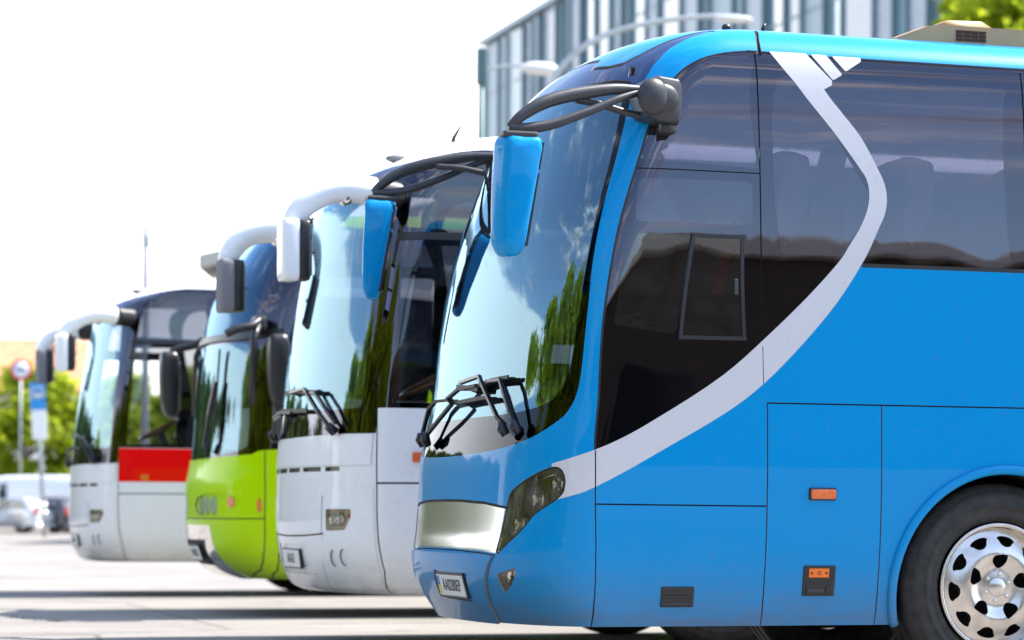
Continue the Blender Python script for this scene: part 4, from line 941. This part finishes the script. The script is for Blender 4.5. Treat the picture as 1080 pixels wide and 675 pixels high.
def signs():
    r=thing('bus_stop_sign','leaning bus stop post with a blue and white flag sign, left of the red-panelled coach','sign',(7.47,83.72,0)); r.rotation_euler=(0,math.radians(-3.2),0)
    p=MB(); tube(p,[(0,0,0),(0,0,5.6)],.075,GALV,12); p.build('pole',r)
    b=MB(); rbox(b,-.27,.27,-.13,-.08,3.55,5.62,simple('sign_white',(.85,.86,.84),.4),.02); o=b.build('sign_board',r)
    q=MB(); rbox(q,-.27,.27,-.137,-.131,4.62,5.62,simple('sign_blue',(.02,.28,.66),.4),.0); q.build('blue_field',o)
    q=MB(); rbox(q,-.20,.20,-.143,-.138,5.05,5.45,M['plate'],.002); rbox(q,-.17,.17,-.147,-.144,5.22,5.40,simple('sign_blue_dark',(.03,.2,.5),.4),.001)
    for x in (-.12,.12): lathe(q,[(.0,0),(.05,0),(.05,.004)],M['ink'],12,'y',(x,-.148,5.09))
    q.build('bus_pictogram',o)
    r=thing('no_parking_sign','round white road sign with a red ring beside the orange roofs','sign',(8.99,105.2,0))
    p=MB(); tube(p,[(0,0,0),(0,0,7.4)],.04,GALV,10); p.build('pole',r)
    b=MB(); lathe(b,[(0,-.09),(.40,-.09),(.40,-.07)],simple('sign_face',(.62,.68,.80),.4),32,'y',(0,0,7.23)); lathe(b,[(.36,-.10),(.48,-.10),(.48,-.065),(.36,-.065)],simple('sign_red',(.55,.06,.05),.5),32,'y',(0,0,7.23)); rbox(b,-.22,.22,-.102,-.0905,7.17,7.29,M['ink'],0); b.build('sign_board',r)
def houses():
    cream=simple('cream_render',(.27,.235,.18),.85,var=.08,vscale=1.5); wl=simple('white_render',(.72,.71,.70),.85,var=.05,vscale=1.); tile=simple('orange_roof_tiles',(.52,.235,.125),.8,var=.25,vscale=2.5,bmp=(6.,.05,2.,1.)); win=simple('house_window_glass',(.04,.05,.06),.08)
    r=thing('building','beige flat-roofed building with a pale overhanging roof behind the white coach mirror','building',(9.35,62.2,0),-.29)
    w=MB(); rbox(w,.15,9,.5,10,0,7.9,cream,.02); w.build('wall',r)
    f=MB(); prism(f,[(-.15,7.95),(9.3,10.2),(9.3,10.55),(-.15,8.35)],.1,10.4,simple('grey_roof_edge',(.40,.39,.36),.8),'xz'); f.build('roof',r)
    for i in range(5):
        for z in (1.2,4.6):
            q=MB(); rbox(q,.7+i*1.7,1.7+i*1.7,.44,.49,z,z+1.7,win,0); rbox(q,.62+i*1.7,1.78+i*1.7,.40,.47,z-.12,z-.02,wl,.01); q.build('window',r)
    for (x,y,w_,hw,hr,lab) in ((7.0,136.,9.,7.6,10.2,'low house with an orange tiled roof and pale walls at the far left'),(14.5,141.,7.,7.9,11.0,'orange-roofed house with the higher ridge beside the low one')):
        r=thing('house',lab,'house',(x,y,0)); b=MB(); rbox(b,-w_/2,w_/2,0,9,0,hw,wl,.02); b.build('wall',r)
        f=MB(); prism(f,[(-.5,hw-.1),(4.5,hr),(9.5,hw-.1),(9.5,hw+.15),(4.5,hr+.28),(-.5,hw+.15)],-w_/2-.4,w_/2+.4,tile,'yz'); o=f.build('roof',r)
        f=MB(); rbox(f,w_*.2,w_*.2+.7,3.2,3.9,hw+.8,hr+1.,cream,.02); f.build('chimney',o)
        for i in range(4):
            q=MB(); rbox(q,-w_/2+.8+i*w_/4,-w_/2+1.8+i*w_/4,-.05,-.004,hw-2.6,hw-1.2,win,0); q.build('window',r)
def cars():
    glassm=simple('car_window',(.03,.045,.055),.05,coat=1.)
    def car(label,loc,rot,mat,L,W,prof,wins,tail,cat='car'):
        r=thing('parked_car' if cat=='car' else 'van',label,cat,loc,rot,'vehicles parked at the far edge of the yard')
        b=MB(); prism(b,roundpoly(prof,3),-W/2,W/2,mat,'xz',((0,.93),(.03,.97),(.10,1.),(.9,1.),(.97,.97),(1,.93)),True); b.build('body',r)
        for P in wins:
            for sg in (-1,1):
                g=MB(); y0,y1=sorted((sg*(W/2-.02),sg*(W/2+.006))); prism(g,P,y0,y1,glassm,'xz'); g.build('side_window',r)
        xr=max(p[0] for p in prof); zt=max(p[1] for p in prof)
        g=MB(); rw=[p for p in tail['glass']]; vs=[(rw[0][0],-W*.38,rw[0][1]),(rw[0][0],W*.38,rw[0][1]),(rw[1][0],W*.34,rw[1][1]),(rw[1][0],-W*.34,rw[1][1])]; vs=vs+[(x-.05,y,z) for x,y,z in vs]
        g.add(vs,[(0,1,2,3),(0,4,5,1),(1,5,6,2),(2,6,7,3),(3,7,4,0)],glassm,False); g.build('rear_window',r)
        for sg in (-1,1):
            g=MB(); rbox(g,tail['x']-.08,tail['x']+.02,*sorted((sg*(W/2-.30),sg*(W/2-.06))),tail['z'],tail['z']+tail['h'],M['redlens'],.02); g.build('tail_light',r)
            for x in (L*.19,L*.80):
                t=MB(); y=sg*(W/2-.11); lathe(t,[(.0,-.10),(.2,-.10),(.21,-.09),(.31,-.10),(.32,-.06),(.32,.08),(.2,.10),(0,.1)],M['rubber'],24,'y',(x,y,.32)); lathe(t,[(0,-.105),(.19,-.104),(.2,-.095)] if sg<0 else [(0,.105),(.19,.104),(.2,.095)],M['alloy'],20,'y',(x,y,.32)); t.build('wheel',r)
        g=MB(); rbox(g,tail['x']-.1,tail['x']+.03,-.26,.26,.62,.74,M['plate'],.01); g.build('licence_plate',r)
        g=MB(); rbox(g,tail['x']-.14,tail['x']+.045,-W*.46,W*.46,.32,.52,M['plast'],.05); g.build('rear_bumper',r)
        return r
    hatch=[(0,.35),(.02,.62),(.25,.82),(1.05,.98),(1.75,1.46),(2.5,1.52),(3.4,1.46),(3.85,1.02),(4.02,.9),(4.05,.45),(3.95,.28),(.15,.26)]
    hw=[[(1.22,1.0),(1.80,1.38),(2.45,1.43),(2.45,.99)],[(2.53,.99),(2.53,1.43),(3.25,1.38),(3.55,1.0)]]; ht=dict(glass=[(3.86,1.03),(3.47,1.44)],x=4.02,z=.78,h=.24)
    silver=simple('silver_car_paint',(.68,.70,.73),.25,.35,1.); dark=simple('dark_car_paint',(.02,.022,.03),.25,.2,1.); wv=simple('white_van_paint',(.80,.81,.82),.3,0,1.,var=.03)
    car('silver hatchback parked behind the bus stop post','' or (7.45,100.8,0),math.radians(-62),silver,4.05,1.72,hatch,hw,ht)
    car('dark hatchback half hidden by the red-panelled coach',(8.95,100.6,0),math.radians(-66),dark,4.05,1.72,hatch,hw,ht)
    van=[(0,.4),(.02,.85),(.35,1.15),(.95,1.35),(1.65,2.25),(2.2,2.48),(5.9,2.50),(6.0,2.35),(6.02,.45),(5.9,.3),(.2,.3)]
    vw=[[(1.15,1.35),(1.72,2.08),(2.25,2.15),(2.25,1.32)]]; vt=dict(glass=[(6.04,1.4),(6.03,2.1)],x=6.0,z=.9,h=.5)
    car('long white panel van standing across behind the silver hatchback',(6.3,104.6,0),math.radians(-17),wv,6.0,1.95,van,vw,vt,'van')
    car('white van at the very left edge in front of the hedge',(2.6,101.9,0),math.radians(-17),wv,5.1,1.9,[(0,.4),(.02,.85),(.35,1.1),(.95,1.25),(1.6,1.92),(2.2,2.05),(4.7,2.06),(5.0,1.9),(5.06,.45),(4.95,.3),(.2,.3)],[[(1.15,1.25),(1.66,1.80),(2.25,1.88),(2.25,1.22)],[(2.35,1.22),(2.35,1.88),(4.6,1.86),(4.7,1.24)]],dict(glass=[(5.06,1.25),(5.02,1.85)],x=5.04,z=.8,h=.4),'van')
def depot_behind():
    """long depot across the yard that the coach windows mirror"""
    br=simple('brown_cladding',(.085,.062,.045),.7,var=.25,vscale=.8); lt=simple('pale_fascia',(.62,.58,.52),.6); gl=simple('depot_glass',(.02,.022,.025),.1)
    r=thing('depot','long brown depot building with a pale roof edge across the yard','building',(-35,-46,0))
    w=MB(); rbox(w,0,95,-12,0,0,10.3,br,0); w.build('wall',r)
    f=MB(); rbox(f,-.5,95.5,-12.5,.9,10.3,10.75,lt,.03); f.build('roof',r)
    for i in range(14):
        d=MB(); rbox(d,1.8+i*6.7,6.2+i*6.7,.003,.08,0,4.4,gl,0); d.build('door',r)
def plants():
    p=tree('bushy yellow-green tree at the left end of the far hedge',(5.5,113.5,0),None,'trees along the far edge of the yard',seed=3,H=7.4,R=3.4,trunk_h=.8,leaf=LEAF,n_clump=120,per=60,ls=.24)
    for i,(x,y,s,rt,lb) in enumerate(((10.2,112.6,1.0,1.1,'bushy tree showing between the bus stop sign and the red-panelled coach'),(14.6,113.,.96,2.3,'bushy tree seen through the windshield of the red-panelled coach'),(18.8,111.5,1.02,3.4,'bushy tree seen through the cab window of the red-panelled coach'),(23.2,112.3,.97,4.4,'bushy tree at the right end of the far hedge, behind the green coach'))):
        tree(lb,(x,y,0),p,'trees along the far edge of the yard',s,rt)
    tree('tall yellow-green tree rising over the rear of the blue coach roof',(32.6,57.0,0),None,None,seed=9,H=16.6,R=5.0,trunk_h=5,leaf=LEAF,n_clump=170,per=70,ls=.26)
    q=tree('broad round tree in the row facing the coaches across the yard',(-24,17,0),None,'trees facing the parked coaches',seed=12,H=9.,R=4.4,trunk_h=.7,leaf=LEAF,n_clump=150,per=60,ls=.30)
    q.scale=(.8,.8,.8)
    for (x,y,s,rt) in ((-24.5,10,1.0,1.),(-23.5,3,1.15,2.),(-24.5,-4,1.2,3.),(-23.5,-11,1.3,4.),(-24.5,-18.5,1.2,5.)): tree('broad round tree in the row facing the coaches across the yard',(x,y,0),q,'trees facing the parked coaches',s,rt)
def hedge():
    rnd=random.Random(4); n=16; first=None
    for i in range(n):
        t=i/(n-1); a=t*(n-1)/(n-1); x=-22.5+18.5*t**1.15; y=27+65*t
        r=thing('bush','low round bush in the hedge curving along the left side of the yard','bush',(x+rnd.uniform(-.5,.5),y,0),rnd.random()*6,'bushes along the left side of the yard'); s=(1.0+.75*t)*rnd.uniform(.85,1.15); r.scale=(s,s,s)
        if first is None:
            tk,c=tree_meshes(seed=21,H=4.0,R=2.9,trunk_h=.1,leaf=LEAF2,n_clump=90,per=50,ls=.22); tk.build('trunk',r); c.build('crown',r); first=r
        else:
            for ch in first.children: d=ch.copy(); COL.objects.link(d); d.parent=r
def weeds():
    rnd=random.Random(2); mb=MB()
    for i in range(34):
        t=rnd.random(); x=-1.95+.55*t+rnd.gauss(0,.015); y=11.1-1.7*t+rnd.gauss(0,.03); h=rnd.uniform(.012,.035); a=rnd.random()*6.3; dx,dy=math.cos(a)*.02,math.sin(a)*.02
        mb.add([(x-dy*.4,y+dx*.4,0),(x+dy*.4,y-dx*.4,0),(x+dx*1.2,y+dy*1.2,h)],[(0,1,2)],LEAF2,False)
    o=mb.build('weed_strip'); o['kind']='stuff'; tag(o,'thin line of small green weeds growing from a crack in the asphalt','weeds')
weeds(); hedge(); ground(); facade(); street_lamp(); signs(); houses(); cars(); depot_behind(); plants()
blue_coach()
white_coach(4.24,'white coach with thick white mirror arms, right behind the blue one','' or M['white'],None,'AI1612')
green_coach()
white_coach(15.46,'white coach with a red panel under its cab window, farthest in the row',M['white2'],M['red'],'AI1805',False)
# ================================================================== LIGHT, SKY, CAMERA
EL=math.radians(56); AZ=math.radians(-3)          # sun direction seen from +X towards +Y
SUN_ST=4.2; SKY=.15; EXPO=1.53
sd=Vector((math.cos(EL)*math.cos(AZ),-math.cos(EL)*math.sin(AZ),math.sin(EL)))
su=bpy.data.lights.new('sun','SUN'); su.energy=SUN_ST; su.angle=math.radians(.53); su.color=(1,.95,.88); so=bpy.data.objects.new('sun',su); COL.objects.link(so); so.rotation_euler=sd.to_track_quat('Z','Y').to_euler(); so.location=(20,0,30)
W=bpy.data.worlds.new('World'); sc.world=W; W.use_nodes=True; nt=W.node_tree; nt.nodes.clear()
sk=nt.nodes.new('ShaderNodeTexSky'); sk.sky_type='NISHITA'; sk.sun_disc=False; sk.sun_elevation=EL; sk.sun_rotation=math.atan2(sd.x,sd.y); sk.dust_density=.35; sk.air_density=1.0
tc=nt.nodes.new('ShaderNodeTexCoord'); mp=nt.nodes.new('ShaderNodeMapping'); mp.inputs['Scale'].default_value=(1,1,6.5); nt.links.new(tc.outputs['Generated'],mp.inputs['Vector'])
no=nt.nodes.new('ShaderNodeTexNoise'); no.inputs['Scale'].default_value=3.2; no.inputs['Detail'].default_value=7; no.inputs['Roughness'].default_value=.55; nt.links.new(mp.outputs['Vector'],no.inputs['Vector'])
cr=nt.nodes.new('ShaderNodeMapRange'); cr.interpolation_type='SMOOTHSTEP'; cr.inputs['From Min'].default_value=.47; cr.inputs['From Max'].default_value=.68; cr.inputs['To Max'].default_value=.9; sx=nt.nodes.new('ShaderNodeSeparateXYZ'); nt.links.new(tc.outputs['Generated'],sx.inputs['Vector']); mr=nt.nodes.new('ShaderNodeMapRange'); mr.inputs['From Min'].default_value=-.15; mr.inputs['From Max'].default_value=.75; mr.inputs['To Max'].default_value=.44; nt.links.new(sx.outputs['Y'],mr.inputs['Value'])
zr=nt.nodes.new('ShaderNodeMapRange'); zr.interpolation_type='SMOOTHSTEP'; zr.inputs['From Min'].default_value=.185; zr.inputs['From Max'].default_value=.275; zr.inputs['To Min'].default_value=1; zr.inputs['To Max'].default_value=-.12; nt.links.new(sx.outputs['Z'],zr.inputs['Value'])
mm=nt.nodes.new('ShaderNodeMath'); mm.operation='MULTIPLY'; nt.links.new(mr.outputs['Result'],mm.inputs[0]); nt.links.new(zr.outputs['Result'],mm.inputs[1])
ad=nt.nodes.new('ShaderNodeMath'); nt.links.new(no.outputs['Fac'],ad.inputs[0]); nt.links.new(mm.outputs['Value'],ad.inputs[1]); nt.links.new(ad.outputs['Value'],cr.inputs['Value'])
n2=nt.nodes.new('ShaderNodeTexNoise'); n2.inputs['Scale'].default_value=5.1; n2.inputs['Detail'].default_value=5; nt.links.new(mp.outputs['Vector'],n2.inputs['Vector'])
ca=nt.nodes.new('ShaderNodeMath'); ca.operation='ADD'; ca.use_clamp=True; nt.links.new(n2.outputs['Fac'],ca.inputs[0]); nt.links.new(mm.outputs['Value'],ca.inputs[1])
cc=nt.nodes.new('ShaderNodeValToRGB'); cc.color_ramp.elements[0].color=(2.6,2.35,2.9,1); cc.color_ramp.elements[1].color=(8.4,8.3,8.3,1); cc.color_ramp.elements[0].position=.38; cc.color_ramp.elements[1].position=.68; nt.links.new(ca.outputs['Value'],cc.inputs[0])
mx=nt.nodes.new('ShaderNodeMix'); mx.data_type='RGBA'; nt.links.new(cc.outputs['Color'],mx.inputs['B']); nt.links.new(cr.outputs['Result'],mx.inputs['Factor']); nt.links.new(sk.outputs['Color'],mx.inputs['A'])
bg=nt.nodes.new('ShaderNodeBackground'); bg.inputs['Strength'].default_value=SKY; nt.links.new(mx.outputs['Result'],bg.inputs['Color']); wo=nt.nodes.new('ShaderNodeOutputWorld'); nt.links.new(bg.outputs['Background'],wo.inputs['Surface'])
# camera: low tele shot across the noses of the row
f_=2747.; th=math.atan(844/f_); ro=math.radians(.3); Fv=Vector((math.sin(th),math.cos(th),0)); Rv=Vector((math.cos(th),-math.sin(th),0)); Zv=Vector((0,0,1))
Ri=Rv*math.cos(ro)+Zv*math.sin(ro); Ui=Zv*math.cos(ro)-Rv*math.sin(ro)
cd=bpy.data.cameras.new('camera'); cam=bpy.data.objects.new('camera',cd); COL.objects.link(cam); sc.camera=cam
cd.sensor_width=36; cd.lens=f_/1080*36; cd.shift_y=205.1/1080; cd.clip_start=.1; cd.clip_end=6000
cam.matrix_world=Matrix(((Ri.x,Ui.x,-Fv.x,-4.13927),(Ri.y,Ui.y,-Fv.y,-12.09444),(Ri.z,Ui.z,-Fv.z,.9),(0,0,0,1)))
cd.dof.use_dof=True; cd.dof.focus_distance=12.9; cd.dof.aperture_fstop=2.3; cd.dof.aperture_blades=9
vs=sc.view_settings; vs.view_transform='Standard'; vs.look='None'; vs.exposure=EXPO; vs.gamma=1; vs.use_curve_mapping=False
sc.cycles.max_bounces=10; sc.cycles.transparent_max_bounces=24; sc.cycles.glossy_bounces=5
